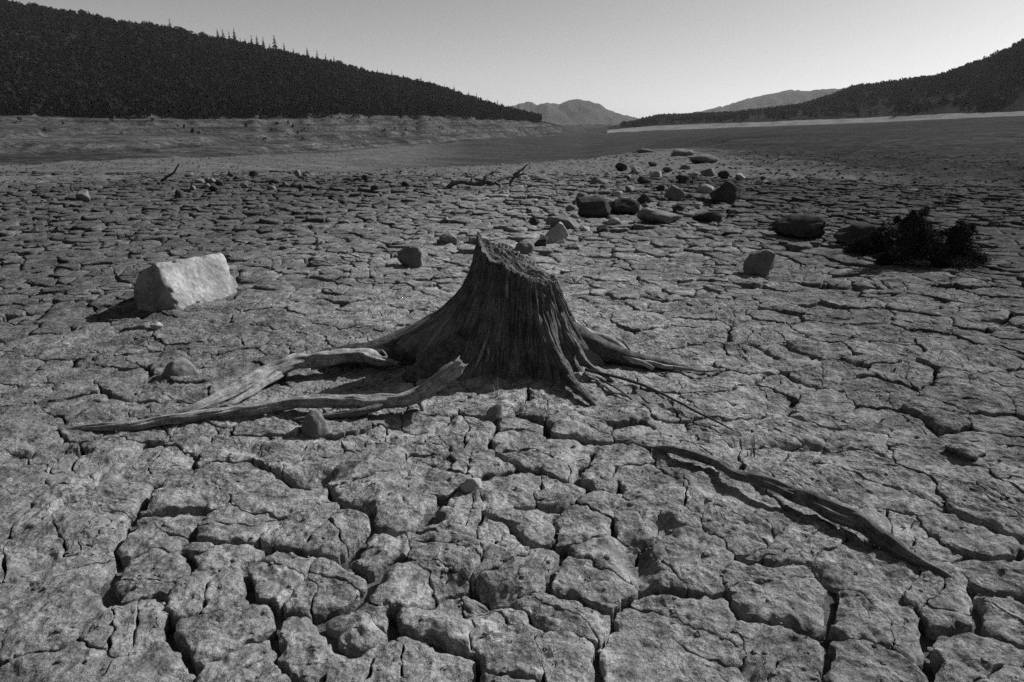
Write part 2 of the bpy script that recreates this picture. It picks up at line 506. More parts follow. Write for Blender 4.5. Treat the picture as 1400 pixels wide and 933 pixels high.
mountain([(740, 176), (775, 171), (800, 169.5), (830, 170), (860, 170), (890, 172), (930, 176)], 1700, 300, 'hill', 180)

# ------------------------------------------------------------------ cracked mud plates
Z2 = [(180,200),(520,120),(230,360),(560,210),(330,600),(680,590),(560,720),(800,350),(900,100),(1230,220),(1150,440),(1340,500),(1180,650),(1280,800),(1100,40),(1330,60),(800,870),(330,890),(60,60)]
Z3 = [(420,90),(430,215),(640,110),(560,370),(330,330),(90,620),(780,580),(480,700),(1000,420),(860,190),(1060,240),(1200,190),(1340,160),(950,830),(1150,620),(150,830)]
Z4 = [(340,170),(540,300),(650,520),(840,570),(800,690),(370,610),(260,780),(560,850),(800,870),(780,60),(830,180),(830,370),(1040,350),(1030,470),(1280,270),(1080,60),(1290,600),(1150,690),(1250,860),(330,900)]
Z5 = [(130,120),(220,170),(730,130),(390,140),(900,110),(1120,110),(1230,60),(850,220),(1080,280),(330,290),(110,310),(580,310),(800,370),(970,400),(80,430),(330,560),(130,660),(400,710),(630,750),(720,640),(900,520),(1050,600),(1150,480),(1150,370),(1270,650)]
Z6 = [(150,200),(230,370),(430,190),(500,330),(690,290),(700,380),(760,170),(1080,220),(960,340),(1100,440),(890,450),(400,510),(640,510),(900,590),(1200,580),(600,610),(230,610),(500,690),(1000,100),(1270,220),(330,60),(1230,60),(1330,350),(1360,600)]
Z7 = [(120,180),(380,230),(150,450),(600,600),(950,520),(600,390),(860,750),(1250,800),(1330,600),(1060,120),(780,110),(1300,340),(150,830),(500,880),(1180,900)]
Z8 = [(220,330),(440,390),(540,560),(340,600),(660,500),(700,340),(850,440),(1000,690),(1290,690),(800,750),(1050,850),(150,780),(50,590),(360,790),(640,850),(870,200),(1140,310),(950,100),(620,140),(1250,260),(1150,560),(1060,420),(1330,440),(900,590),(200,230),(200,120),(420,130),(560,240)]
Z1 = [(330,80),(80,130),(250,170),(600,180),(1000,180),(480,290),(150,260),(430,370),(100,330),(700,280),(1000,240),(650,400),(830,420),(900,480),(150,460),(380,520),(750,500),(800,560),(100,600),(600,600),(820,660),(1050,720),(560,800),(300,850),(150,880),(850,800),(1250,350),(1150,300)]
traced = []
for zs, ox, oy in ((Z1, 0, 420), (Z2, 0, 700), (Z3, 300, 700), (Z4, 600, 700), (Z5, 300, 540), (Z6, 600, 540), (Z7, 1050, 700), (Z8, 900, 400)):
    for a, b in zs:
        g = G(ox + a / 4.0, oy + b / 4.0); traced.append((g.x, g.y))
rnd = random.Random(11)
cell = 0.45; grid = {}; seeds = []
def near(x, y, r):
    gx, gy = int(math.floor(x / cell)), int(math.floor(y / cell))
    for a in (-1, 0, 1):
        for b in (-1, 0, 1):
            for (sx, sy) in grid.get((gx + a, gy + b), ()):
                if (sx - x) ** 2 + (sy - y) ** 2 < r * r: return True
    return False
def put(x, y):
    seeds.append((x, y)); grid.setdefault((int(math.floor(x / cell)), int(math.floor(y / cell))), []).append((x, y))
for x, y in traced:
    if not near(x, y, 0.135): put(x, y)
N_TR = len(seeds)
def wedge(x, y): return abs(x) < 0.88 * y + 0.75
tries = 60000
ry = np.random.default_rng(5)
yy = 0.75 + 19.2 * np.sqrt(ry.random(tries)); xx = (ry.random(tries) * 2 - 1) * (0.88 * yy + 0.75)
rad = 0.245 + 0.09 * pn(xx * 1.3, yy * 1.3) * 1.3 + 0.04 * sstep(7, 14, yy)
rad = np.clip(rad + ry.normal(0, 0.045, tries), 0.12, 0.40)
for x, y, r_ in zip(xx, yy, rad):
    if not near(x, y, r_): put(x, y)
seeds_np = np.array(seeds)

WIDE = [[(665,575),(690,610),(697,640),(668,655),(720,690)], [(598,690),(650,715),(700,725),(760,742),(780,775),(795,805),(830,830),(870,855)],
        [(675,785),(715,830),(735,870),(760,905),(800,915),(840,933)], [(525,855),(570,870),(615,910),(640,933)],
        [(488,760),(515,778),(565,785)], [(455,830),(465,860),(490,878)], [(1000,815),(1010,845),(1060,865),(1120,885),(1160,910),(1200,930)],
        [(1150,795),(1155,835),(1158,890)], [(1240,835),(1270,868),(1315,890)], [(1050,755),(1090,772),(1130,782),(1155,798)],
        [(905,788),(960,800),(1000,812)], [(1360,820),(1350,855),(1320,880)], [(172,692),(192,730),(215,745)], [(210,640),(230,668)],
        [(250,710),(280,726),(310,726),(350,745),(372,764),(420,772)], [(192,825),(215,848),(250,870),(262,905)],
        [(350,800),(375,820),(350,865),(390,910)], [(375,842),(420,842)], [(1090,555),(1110,580),(1150,595),(1195,598)],
        [(1000,505),(1050,525),(1090,515)], [(700,545),(750,585),(800,605),(850,615)], [(500,690),(540,715)], [(380,640),(420,660)],
        [(785,640),(790,665)], [(1150,490),(1195,520)], [(1000,460),(1060,485)], [(1240,560),(1320,600)], [(1060,430),(1160,465)]]
wpts = []
for pl in WIDE:
    for (a, b), (c, d) in zip(pl, pl[1:]):
        for t in np.linspace(0, 1, 8):
            g = G(a + (c - a) * t, b + (d - b) * t); wpts.append((g.x, g.y))
wpts = np.array(wpts)

def clip(poly, ids, nx, ny, c, eid):
    # keep nx*x+ny*y <= c; ids[i] names the edge poly[i]->poly[i+1]
    out, oid = [], []
    n = len(poly)
    dist = [nx * p[0] + ny * p[1] - c for p in poly]
    for i in range(n):
        j = (i + 1) % n
        a, b = dist[i], dist[j]
        if a <= 0:
            out.append(poly[i]); oid.append(ids[i])
            if b > 0:
                t = a / (a - b)
                out.append((poly[i][0] + (poly[j][0] - poly[i][0]) * t, poly[i][1] + (poly[j][1] - poly[i][1]) * t)); oid.append(eid)
        elif b <= 0:
            t = a / (a - b)
            out.append((poly[i][0] + (poly[j][0] - poly[i][0]) * t, poly[i][1] + (poly[j][1] - poly[i][1]) * t)); oid.append(ids[i])
    return out, oid
def area(poly):
    return 0.5 * abs(sum(poly[i][0] * poly[(i + 1) % len(poly)][1] - poly[(i + 1) % len(poly)][0] * poly[i][1] for i in range(len(poly))))
def warp(x, y):
    wx = 0.050 * pn(x * 3.3 + 40, y * 3.3) + 0.022 * pn(x * 9, y * 9 + 20) + 0.011 * pn(x * 26, y * 26 + 5)
    wy = 0.050 * pn(x * 3.3, y * 3.3 + 70) + 0.022 * pn(x * 9 + 60, y * 9) + 0.011 * pn(x * 26 + 9, y * 26)
    return x + wx, y + wy

def crack_width(mx, my, key):
    g = 0.5 + 0.95 * float(pn(np.array([mx * 2.3 + 9]), np.array([my * 2.3]))[0])
    r = random.Random(key).random()
    g = min(max(0.6 * g + 0.5 * r, 0), 1)
    w = 0.0018 + 0.034 * g ** 6.5
    d = np.min((wpts[:, 0] - mx) ** 2 + (wpts[:, 1] - my) ** 2)
    if d < 0.065 ** 2: w = max(w, 0.018 + 0.018 * r)
    return w

cells = []
for i, (sx, sy) in enumerate(seeds):
    dd = (seeds_np[:, 0] - sx) ** 2 + (seeds_np[:, 1] - sy) ** 2
    nb = np.where(dd < 0.8 ** 2)[0]
    nb = nb[np.argsort(dd[nb])][1:26]
    h = 0.30
    poly = [(sx - h, sy - h), (sx + h, sy - h), (sx + h, sy + h), (sx - h, sy + h)]; ids = [-1] * 4
    for j in nb:
        jx, jy = seeds_np[j]
        nx, ny = jx - sx, jy - sy; L = math.hypot(nx, ny); nx /= L; ny /= L
        if L / 2 > 0.45: break
        poly, ids = clip(poly, ids, nx, ny, nx * (sx + jx) / 2 + ny * (sy + jy) / 2, int(j))
    cells.append((poly, ids))

TOPS = []; PICK = np.random.default_rng(99)
def build_piece(acc, piece, hair_ids, plate_edges, P, sp, rings_max):
    """piece: convex polygon. plate_edges: outer half-planes (nx, ny, c). P: plate numbers."""
    pts = np.array(piece)
    seg = np.roll(pts, -1, 0) - pts; L = np.hypot(seg[:, 0], seg[:, 1]); per = L.sum()
    n = int(min(max(per / sp, 12), 130))
    cum = np.concatenate([[0], np.cumsum(L)])
    s = (np.arange(n) + 0.5) / n * per
    k = np.clip(np.searchsorted(cum, s) - 1, 0, len(pts) - 1)
    b = pts[k] + seg[k] * ((s - cum[k]) / np.maximum(L[k], 1e-9))[:, None]
    sig = 0.008 / (per / n)                                   # round the corners
    for _ in range(int(min(max(sig * sig * 2, 1), 14))):
        b = 0.25 * np.roll(b, 1, 0) + 0.5 * b + 0.25 * np.roll(b, -1, 0)
    c = b.mean(0)
    rr_ = b - c; Rm = np.hypot(rr_[:, 0], rr_[:, 1]); dirn = rr_ / np.maximum(Rm, 1e-6)[:, None]
    edge_n = 0.006 * pn(b[:, 0] * 17 + P['s'], b[:, 1] * 17) + 0.0035 * pn(b[:, 0] * 55, b[:, 1] * 55 + P['s'])
    b = b + dirn * np.minimum(edge_n, 0.0025)[:, None]
    nr = int(min(max(Rm.mean() / (sp * 1.05), 2), rings_max))
    ss = 1 - (1 - np.linspace(0, 1, nr + 1)[1:]) ** 1.6
    top = c + (b - c)[None] * ss[:, None, None]
    x = np.concatenate([[c[0]], top[:, :, 0].ravel()]); y = np.concatenate([[c[1]], top[:, :, 1].ravel()])
    d = np.full(len(x), 9.0); shl = np.zeros(len(x))
    for nx, ny, cc, w in plate_edges:              # wide cracks have worn shoulders, hairlines hardly any
        de_ = np.maximum(cc - nx * x - ny * y, 0); k_ = min(1.0, max(0.0, (w - 0.004) / 0.022))
        d = np.minimum(d, de_ + 0.12 * (1 - k_))
        shl = np.maximum(shl, (0.15 + 0.85 * k_) * np.exp(-(de_ / 0.010) ** 2))
    sfull = np.concatenate([[0], np.repeat(ss, n)])
    wx, wy = warp(x, y)
    z = P['z'] + P['tx'] * (x - P['x']) + P['ty'] * (y - P['y']) + U(wx, wy) + pits(wx, wy)
    z = z + P['dome'] * (1 - np.exp(-d / 0.035)) - P['sh'] * shl - 0.002 * sstep(0.93, 1.0, sfull)
    z = z + 0.012 * pn(wx * 5, wy * 5 + 2) + 0.006 * pn(wx * 10, wy * 10) + 0.0075 * pn(wx * 19, wy * 19 + 4) + 0.0055 * pn(wx * 44 + 3, wy * 44)
    if sp < 0.011: z = z - 0.006 * np.maximum(0, pn(wx * 46 + 7, wy * 46) - 0.25)
    z = z - 0.075 * float(sstep(17.0, 20.3, np.array([math.hypot(P['x'], P['y'])]))[0])
    v = [np.stack([wx, wy, z], 1)]
    TOPS.append(v[0][PICK.integers(0, len(x), max(2, len(x) // 40))])
    # walls of the crack
    bx, by = b[:, 0], b[:, 1]; zb = z[-n:]
    de = np.full(n, 9.0)
    for nx, ny, cc, _w in plate_edges: de = np.minimum(de, cc - nx * bx - ny * by)
    spread = np.where(de < 0.02, P['hw'] * 0.30, 0.0006)
    for f_, dz in ((0.25, 0.014), (0.5, 0.04), (1.0, 0.10)):
        o = spread * f_ + 0.003 * f_ * pn(bx * 40 + dz * 99, by * 40) * (de < 0.02)
        qx, qy = warp(bx + dirn[:, 0] * o, by + dirn[:, 1] * o)
        v.append(np.stack([qx, qy, zb - dz], 1))
    v = np.concatenate(v)
    tot = nr + 3
    i0 = np.arange(n); i1 = (i0 + 1) % n
    tris = np.stack([np.zeros(n, int), 1 + i0, 1 + i1], 1)
    q = []
    for r in range(tot - 1):
        q.append(np.stack([1 + r * n + i0, 1 + (r + 1) * n + i0, 1 + (r + 1) * n + i1, 1 + r * n + i1], 1))
    acc.add(v, np.concatenate(q), tris)

def plate(acc, i, sp, rings_max, frag):
    poly, ids = cells[i]
    if len(poly) < 3: return None
    sx, sy = seeds[i]; prm = random.Random(1000 + i)
    inset, iid = poly, ids; edges = []; ws = []
    for k in range(len(poly)):
        a = poly[k]; b = poly[(k + 1) % len(poly)]
        ex, ey = b[0] - a[0], b[1] - a[1]; L = math.hypot(ex, ey)
        if L < 1e-5: continue
        nx, ny = ey / L, -ex / L
        mx, my = (a[0] + b[0]) / 2, (a[1] + b[1]) / 2
        w = crack_width(mx, my, min(i, ids[k]) * 7919 + max(i, ids[k]))
        cc = nx * a[0] + ny * a[1] - w / 2
        edges.append((nx, ny, cc, w)); ws.append(w * min(L, .3))
    for nx, ny, cc, _w in edges:
        inset, iid = clip(inset, iid, nx, ny, cc, 0)
        if len(inset) < 3: return None
    A = area(inset)
    if A < 0.002: return None
    far = math.hypot(sx, sy)
    P = dict(x=sx, y=sy, s=prm.uniform(0, 50), z=prm.gauss(0, 0.0014 + 0.0010 * min(far, 11)) - 0.002, tx=prm.gauss(0, 0.012 + .0032 * min(far, 12)), ty=prm.gauss(0, 0.012 + .0032 * min(far, 12)), sh=prm.uniform(.002, .008),
             dome=prm.uniform(0.002, 0.011), hw=0.5 * sum(ws) / max(len(ws), 1) / 0.2)
    pieces = [inset]
    if frag:
        ncut = prm.choice((0, 1, 1, 2)) if A > 0.03 else prm.choice((0, 0, 1))
        if A > 0.065: ncut += 1
        for _ in range(ncut):
            pieces.sort(key=area, reverse=True)
            p = pieces.pop(0)
            cx = sum(q[0] for q in p) / len(p) + prm.gauss(0, 0.02); cy = sum(q[1] for q in p) / len(p) + prm.gauss(0, 0.02)
            th = prm.uniform(0, math.pi); nx, ny = math.cos(th), math.sin(th); cc = nx * cx + ny * cy
            hw = prm.choice((0.0010, 0.0014, 0.0018, 0.003))
            for sgn in (1, -1):
                r_, _i = clip(p, [0] * len(p), nx * sgn, ny * sgn, cc * sgn - hw, 1)
                if len(r_) >= 3 and area(r_) > 0.0012: pieces.append(r_)
    for p in pieces:
        build_piece(acc, p, None, edges, P, sp, rings_max)
    return A

def visible_size(i):
    x, y = seeds[i]
    d = (x, y, -CAM_H)
    yc = d[1] * CP + CAM_H * SP
    if yc <= 0.2: return 0
    px = 700 + F * d[0] / yc; py = 466.5 + F * (d[1] * SP * -1 * -1 * 0 + (CAM_H * CP - d[1] * SP)) / yc
    if not (-60 < px < 1460 and 150 < py < 990): return 0
    return area(cells[i][0]) * CAM_H / math.hypot(x, y, CAM_H) ** 3
order = sorted(range(len(seeds)), key=visible_size, reverse=True)
heroes = set(order[:300])
stuff = Acc()
for i in range(len(seeds)):
    x, y = seeds[i]; r = math.hypot(x, y)
    if i in heroes:
        acc = Acc()
        if plate(acc, i, min(max(0.0031 * math.hypot(r, CAM_H), 0.0068), 0.018), 13, True) is None: continue
        zc = Uz(x, y)
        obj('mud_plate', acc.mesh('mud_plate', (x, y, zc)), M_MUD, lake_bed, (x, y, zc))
    else:
        sp = min(max(0.0064 * r, 0.021), 0.085)
        plate(stuff, i, sp, 5, r < 7)
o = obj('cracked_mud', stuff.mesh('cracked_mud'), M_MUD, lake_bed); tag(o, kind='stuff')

# ------------------------------------------------------------------ wood
def catmull(P, n):
    P = np.asarray(P, float); out = []
    Q = np.vstack([2 * P[0] - P[1], P, 2 * P[-1] - P[-2]])
    for i in range(1, len(Q) - 2):
        for t in np.linspace(0, 1, n, endpoint=False):
            a, b, c, d = Q[i - 1], Q[i], Q[i + 1], Q[i + 2]
            out.append(0.5 * ((2 * b) + (c - a) * t + (2 * a - 5 * b + 4 * c - d) * t**2 + (3 * b - a - 3 * c + d) * t**3))
    out.append(P[-1]); return np.array(out)
def limb_mesh(name, pts, n=8, m=28, flat=1.0, rough=0.10, seed=0, jag=0.0, off=(0, 0, 0), flute=0.10, wob=0.0):
    """pts: (x, y, z, radius). A fluted, twisting, tapering limb with closed ends; end jag makes splinters."""
    C = catmull(pts, n); k = len(C)
    sl = np.concatenate([[0], np.cumsum(np.linalg.norm(np.diff(C[:, :3], axis=0), axis=1))])
    if wob:
        C[:, 0] += wob * pn(sl * 7 + seed, sl * 0 + 1.5); C[:, 1] += wob * pn(sl * 7 + seed + 30, sl * 0 + 4.5); C[:, 2] += wob * 0.5 * pn(sl * 9 + seed + 60, sl * 0 + .5)
    T = np.gradient(C[:, :3], axis=0); T /= np.linalg.norm(T, axis=1)[:, None]
    up = np.array([0, 0, 1.0])
    S_ = np.cross(T, up); nn = np.linalg.norm(S_, axis=1); S_[nn < 0.05] = (1, 0, 0); S_ /= np.linalg.norm(S_, axis=1)[:, None]
    W = np.cross(S_, T)
    th = np.linspace(0, 2 * np.pi, m, endpoint=False)
    TH, SL = np.meshgrid(th, sl)
    tw = TH + SL * 0.9
    cx, sx = np.cos(tw), np.sin(tw)
    rmul = 1 + flute * (pn(cx * 1.9 + seed, sx * 1.9 + SL * 0.5) + 0.6 * pn(cx * 5 + seed, sx * 5 + SL * 0.8)) + rough * pn(cx * 1.2 + SL * 6 + seed, sx * 1.2 - SL * 5) + 0.45 * flute * pn(cx * 11 + seed, sx * 11 + SL)
    rr_ = C[:, 3:4] * rmul
    v = C[:, None, :3] + S_[:, None] * (np.cos(TH) * rr_)[..., None] + W[:, None] * (np.sin(TH) * rr_ * flat)[..., None]
    if jag:
        j = jag * np.abs(pn(np.cos(th) * 3 + seed, np.sin(th) * 3)) * 2.2
        v[-1] += T[-1][None] * j[:, None]
    grain = np.stack([cx * 1.0 * np.maximum(C[:, 3:4], 0.01) * 30, sx * np.maximum(C[:, 3:4], 0.01) * 30, SL * 30], -1)
    v = v.reshape(-1, 3); grain = grain.reshape(-1, 3)
    e0 = C[0, :3]; e1 = C[-1, :3] - T[-1] * (0.25 * C[-1, 3])
    v = np.vstack([v, e0[None], e1[None]]); grain = np.vstack([grain, grain[:1], grain[-1:]])
    a, b = np.meshgrid(np.arange(k - 1), np.arange(m), indexing='ij'); b2 = (b + 1) % m
    q = np.stack([a * m + b, a * m + b2, (a + 1) * m + b2, (a + 1) * m + b], -1).reshape(-1, 4)
    i0 = np.arange(m); i1 = (i0 + 1) % m
    t = np.concatenate([np.stack([np.full(m, k * m), i1, i0], 1), np.stack([np.full(m, k * m + 1), (k - 1) * m + i0, (k - 1) * m + i1], 1)])
    me = mesh_arrays(name, v - np.asarray(off), q, t)
    vattr(me, 'grain', grain)
    return me
def gp(px, py, z, r): g = G(px, py, z); return (g.x, g.y, g.z, r)

def empty(name, loc):
    o = bpy.data.objects.new(name, None); COL.objects.link(o); o.location = loc; o.empty_display_size = 0.1
    return o

# --- the stump
SX, SY = 0.02, 3.52
stump = tag(empty('tree_stump', (SX, SY, 0.0)), 'dark weathered tree stump with flaring roots and slanted broken top', 'tree stump')
LOBES = [(180, 1.45, 15), (205, 0.55, 13), (150, 0.45, 16), (-8, 0.55, 11), (20, 0.30, 11), (-54, 0.60, 10), (-92, 0.06, 22), (-130, 0.30, 13), (60, 0.4, 16), (100, 0.5, 16), (125, .35, 14), (-28, 0.25, 10)]
def stump_A(th, zh=0.1):
    A = np.full_like(th, 0.13)
    for a, amp, w in LOBES:
        dlt = (np.degrees(th) - a + 180) % 360 - 180
        A = A + amp * np.exp(-(dlt / (w * (0.35 + 1.1 * np.clip(zh / 0.35, 0, 1)))) ** 2 * 0.5)
    return A
nt_, nz_ = 420, 110
th = np.linspace(0, 2 * np.pi, nt_, endpoint=False)
ct, st_ = np.cos(th), np.sin(th)
ztop = 0.555 - 0.105 * ct + 0.02 * st_
ztop = ztop + 0.012 * np.abs(pn(ct * 7, st_ * 7)) + 0.022 * pn(ct * 2.3 + 5, st_ * 2.3) + 0.062 * np.exp(-(((np.degrees(th) - 186 + 180) % 360 - 180) / 11) ** 2) + 0.012 * pn(ct * 22, st_ * 22)
uu = np.linspace(0, 1, nz_)
TH, UU = np.meshgrid(th, uu)                       # rows: u (0 top, 1 bottom)
ZB = -0.08
ZZ = ZB + (ztop[None] - ZB) * (1 - UU) ** 1.25
twist = TH + 0.10 * (0.5 - ZZ)
A_ = stump_A(twist, ZZ)
CAPR = 0.30 + 0.65 * np.exp(-(((np.degrees(TH) - 180 + 180) % 360 - 180) / 22) ** 2)
RR_ = 0.184 + 0.012 * pn(np.cos(TH) * 1.7, np.sin(TH) * 1.7) + CAPR * np.tanh(A_ * np.exp(-np.maximum(ZZ, -0.02) / 0.14) / CAPR)
c2, s2 = np.cos(twist), np.sin(twist)
flu = pn(c2 * 4.2, s2 * 4.2 + ZZ * 0.5) * 0.016 + pn(c2 * 11 + 3, s2 * 11 + ZZ * 0.8) * 0.010 + pn(c2 * 26, s2 * 26 + ZZ * 1.3) * 0.008 + pn(c2 * 48, s2 * 48 + ZZ * 2) * 0.004
fis = np.abs(pn(c2 * 6.5 + 11, s2 * 6.5 + ZZ * 0.9)); fis2 = np.abs(pn(c2 * 14 + 2, s2 * 14 + ZZ * 1.4))
flu = flu - 0.022 * np.maximum(0, 1 - fis / 0.10) * sstep(0, .25, ZZ) - 0.010 * np.maximum(0, 1 - fis2 / 0.12)
for ha, hz_, hs, hd in ((-75, .22, .045, .03), (-115, .36, .035, .022), (-40, .40, .03, .02), (-150, .2, .05, .025)):
    dlt = ((np.degrees(TH) - ha + 180) % 360 - 180) * math.pi / 180 * 0.28
    flu = flu - hd * np.exp(-((dlt / (hs * .7)) ** 2 + ((ZZ - hz_) / (hs * 1.7)) ** 2) ** 1.5)
calm = (1 - 0.72 * np.exp(-(((np.degrees(TH) - 225 + 180) % 360 - 180) / 60) ** 2)) * np.clip(1 + 0.9 * pn(TH * 2.5, ZZ * 5), .3, 1.8)
RR_ = RR_ + flu * calm * (0.7 + 1.2 * RR_) + 0.006 * pn(TH * 8, ZZ * 22)
vx = RR_ * np.cos(TH); vy = RR_ * np.sin(TH)
side = np.stack([vx, vy, ZZ], -1).reshape(-1, 3)
a, b = np.meshgrid(np.arange(nz_ - 1), np.arange(nt_), indexing='ij'); b2 = (b + 1) % nt_
q = np.stack([a * nt_ + b, (a + 1) * nt_ + b, (a + 1) * nt_ + b2, a * nt_ + b2], -1).reshape(-1, 4)
me = mesh_arrays('trunk', side, q)
vattr(me, 'grain', np.stack([c2 * 6, s2 * 6, ZZ * 14], -1).reshape(-1, 3))
obj('trunk', me, M_STUMP, stump)
# broken top: a slanting splintered face inside the rim
nrg = 26
cap = []; capg = []
for k_ in range(nrg):
    f_ = 1 - k_ / (nrg - 1) * 0.985
    rx = vx[0] * f_; ryy = vy[0] * f_
    zz = (0.548 - 0.50 * rx * (1 + 0.0) + 0.10 * ryy)
    edge = 1 - f_
    zin = zz + 0.016 * pn(rx * 9, ryy * 22) + 0.022 * pn(rx * 14 + 4, ryy * 62) + 0.009 * pn(rx * 30, ryy * 130) + 0.006 * pn(rx * 90, ryy * 90) - 0.03 * np.exp(-((rx - .03) ** 2 + (ryy + .02) ** 2) / 0.006)
    w = sstep(0.0, 0.16, np.full(nt_, edge))
    zf = ztop * (1 - w) + zin * w
    cap.append(np.stack([rx, ryy, zf], 1)); capg.append(np.stack([rx * 30, ryy * 30, zf * 10], 1))
cap = np.concatenate(cap); capg = np.concatenate(capg)
a, b = np.meshgrid(np.arange(nrg - 1), np.arange(nt_), indexing='ij'); b2 = (b + 1) % nt_
q = np.stack([a * nt_ + b, a * nt_ + b2, (a + 1) * nt_ + b2, (a + 1) * nt_ + b], -1).reshape(-1, 4)
me = mesh_arrays('broken_top', cap, q); vattr(me, 'grain', capg)
o = obj('broken_top', me, M_CUT, stump); o['label'] = 'sunlit splintered slanting top of the stump'
def rel(pts): return [(p[0] - SX, p[1] - SY, p[2], p[3]) for p in pts]
def ap(px, py, Y, r): p = AT(px, py, Y); return (p.x, p.y, p.z, r)
def root(pts, seed, mat=None, n=10, m=30, **kw):
    return obj('root', limb_mesh('root', rel(pts), n=n, m=m, seed=seed, **kw), mat or M_STUMP, stump)
root([(SX - 0.34, SY, 0.16, 0.13), (SX - 0.55, SY - 0.02, 0.085, 0.10), (SX - 0.78, SY - 0.03, 0.05, 0.075), (SX - 1.0, SY + 0.0, 0.025, 0.05), (SX - 1.22, SY + .05, -0.02, 0.03)], 3, wob=0.01)
root([(SX + 0.26, SY - 0.02, 0.18, 0.085), (SX + 0.42, SY - 0.03, 0.10, 0.065), (SX + 0.60, SY - 0.06, 0.045, 0.045), (SX + 0.78, SY - 0.10, 0.02, 0.03), (SX + 0.98, SY - 0.12, -0.01, 0.016)], 5, M_DARKW, wob=0.01)
root([(SX + 0.27, SY + 0.06, 0.20, 0.05), (SX + 0.40, SY + 0.05, 0.135, 0.035), (SX + 0.52, SY + 0.02, 0.115, 0.025), (SX + 0.60, SY - 0.03, 0.06, 0.018), (SX + 0.64, SY - .05, 0.0, 0.012)], 6, M_PALE, wob=0.01)
root([(SX + 0.33, SY + 0.02, 0.15, 0.03), (SX + 0.45, SY - 0.02, 0.12, 0.022), (SX + 0.56, SY - 0.07, 0.075, 0.018), (SX + 0.72, SY - 0.16, 0.02, 0.012)], 16, M_PALE, wob=0.012)
root([(SX + 0.30, SY + 0.0, 0.17, 0.022), (SX + 0.44, SY - 0.04, 0.105, 0.018), (SX + 0.60, SY - 0.10, 0.06, 0.014), (SX + 0.80, SY - 0.14, 0.03, 0.010), (SX + 1.05, SY - .15, 0.005, 0.005)], 17, M_PALE, wob=0.02, flute=.25)
root([(SX + 0.26, SY + 0.10, 0.22, 0.028), (SX + 0.38, SY + 0.10, 0.14, 0.022), (SX + 0.50, SY + 0.12, 0.11, 0.018), (SX + 0.60, SY + 0.10, 0.09, 0.012), (SX + 0.66, SY + .06, 0.04, 0.007)], 18, M_PALE, wob=0.02, flute=.25)
root([(SX + 0.22, SY - 0.10, 0.30, 0.020), (SX + 0.30, SY - 0.13, 0.17, 0.020), (SX + 0.36, SY - 0.19, 0.09, 0.017), (SX + 0.45, SY - 0.28, 0.03, 0.010), (SX + 0.52, SY - .36, 0.0, 0.005)], 19, M_GREYW, wob=0.02, flute=.25)
root([(SX + 0.17, SY - 0.24, 0.17, 0.035), (SX + 0.22, SY - 0.34, 0.09, 0.035), (SX + 0.28, SY - 0.44, 0.05, 0.026), (SX + 0.33, SY - 0.53, 0.025, 0.018), (SX + 0.37, SY - 0.62, -0.01, 0.008)], 8, wob=0.02, flute=.3)
root([(SX - 0.28, SY - 0.14, 0.16, 0.08), (SX - 0.42, SY - 0.24, 0.06, 0.06), (SX - 0.55, SY - 0.32, 0.0, 0.04)], 9)
root([(SX + 0.1, SY + 0.3, 0.10, 0.08), (SX + 0.2, SY + 0.6, 0.0, 0.04)], 11)
# slivers of bare wood on the shaded flank
def stump_hit(px_, py_):
    for Y in np.linspace(2.7, 3.6, 180):
        p = AT(px_, py_, Y); dx, dy = p.x - SX, p.y - SY
        aa = math.atan2(dy, dx)
        if math.hypot(dx, dy) < 0.195 + float(stump_A(np.array([aa]), np.array([p.z]))[0]) * math.exp(-max(p.z, 0) / 0.14): break
    return p
for k_, line in enumerate(([(664, 462), (661, 474), (655, 490), (650, 502)], [(667, 470), (668, 482), (666, 494)], [(693, 384), (693, 396), (694, 408)])):
    pts = []
    for f_, (px_, py_) in enumerate(line):
        p = stump_hit(px_, py_); pts.append((p.x - SX, p.y - SY - 0.012, p.z, 0.008 if 0 < f_ < len(line) - 1 else 0.002))
    obj('bare_wood_sliver', limb_mesh('bare_wood_sliver', pts, n=5, m=10, seed=k_, flute=.3), M_PALE, stump)

# --- driftwood roots lying on the mud
def log_thing(name, pts, mat, label, cat, seed, **kw):
    base = pts[len(pts) // 2]
    off = (base[0], base[1], 0)
    me = limb_mesh(name, pts, seed=seed, off=off, **kw)
    return tag(obj(name, me, mat, None, off), label, cat)
log_thing('driftwood_root', [gp(232, 572, -0.02, 0.02), gp(275, 556, 0.01, 0.028), gp(320, 536, 0.025, 0.042), gp(360, 512, 0.05, 0.048), gp(400, 497, 0.07, 0.050), gp(440, 490, 0.08, 0.048), gp(485, 486, 0.085, 0.042), gp(515, 491, 0.075, 0.035), gp(543, 498, 0.05, 0.010)],
          M_PALE, 'thick pale bleached root arching over the mud beside the stump', 'driftwood', 21, n=14, m=40, jag=0.03, flute=0.30, rough=0.18, wob=0.020, flat=0.75)
r_ = limb_mesh('splinter', [tuple(np.array(gp(520, 490, 0.08, 0.010)) - np.array([*G(400, 497, 0.08).xy, 0, 0])) for _ in range(1)] + [tuple(np.array(gp(532, 487, 0.09, 0.007)) - np.array([*G(400, 497, 0.08).xy, 0, 0])), tuple(np.array(gp(524, 476, 0.12, 0.002)) - np.array([*G(400, 497, 0.08).xy, 0, 0]))], n=4, m=8)
drift_a = [o for o in bpy.data.objects if o.name.startswith('driftwood_root')][0]
dl = drift_a.location
drift_sp = obj('splinter', limb_mesh('splinter', [tuple(np.array(p) - np.array([dl.x, dl.y, 0, 0])) for p in (gp(505, 489, 0.085, 0.014), gp(528, 489, 0.085, 0.010), gp(522, 478, 0.11, 0.002))], n=5, m=10, seed=4), M_PALE, drift_a)
bpy.data.meshes.remove(r_)
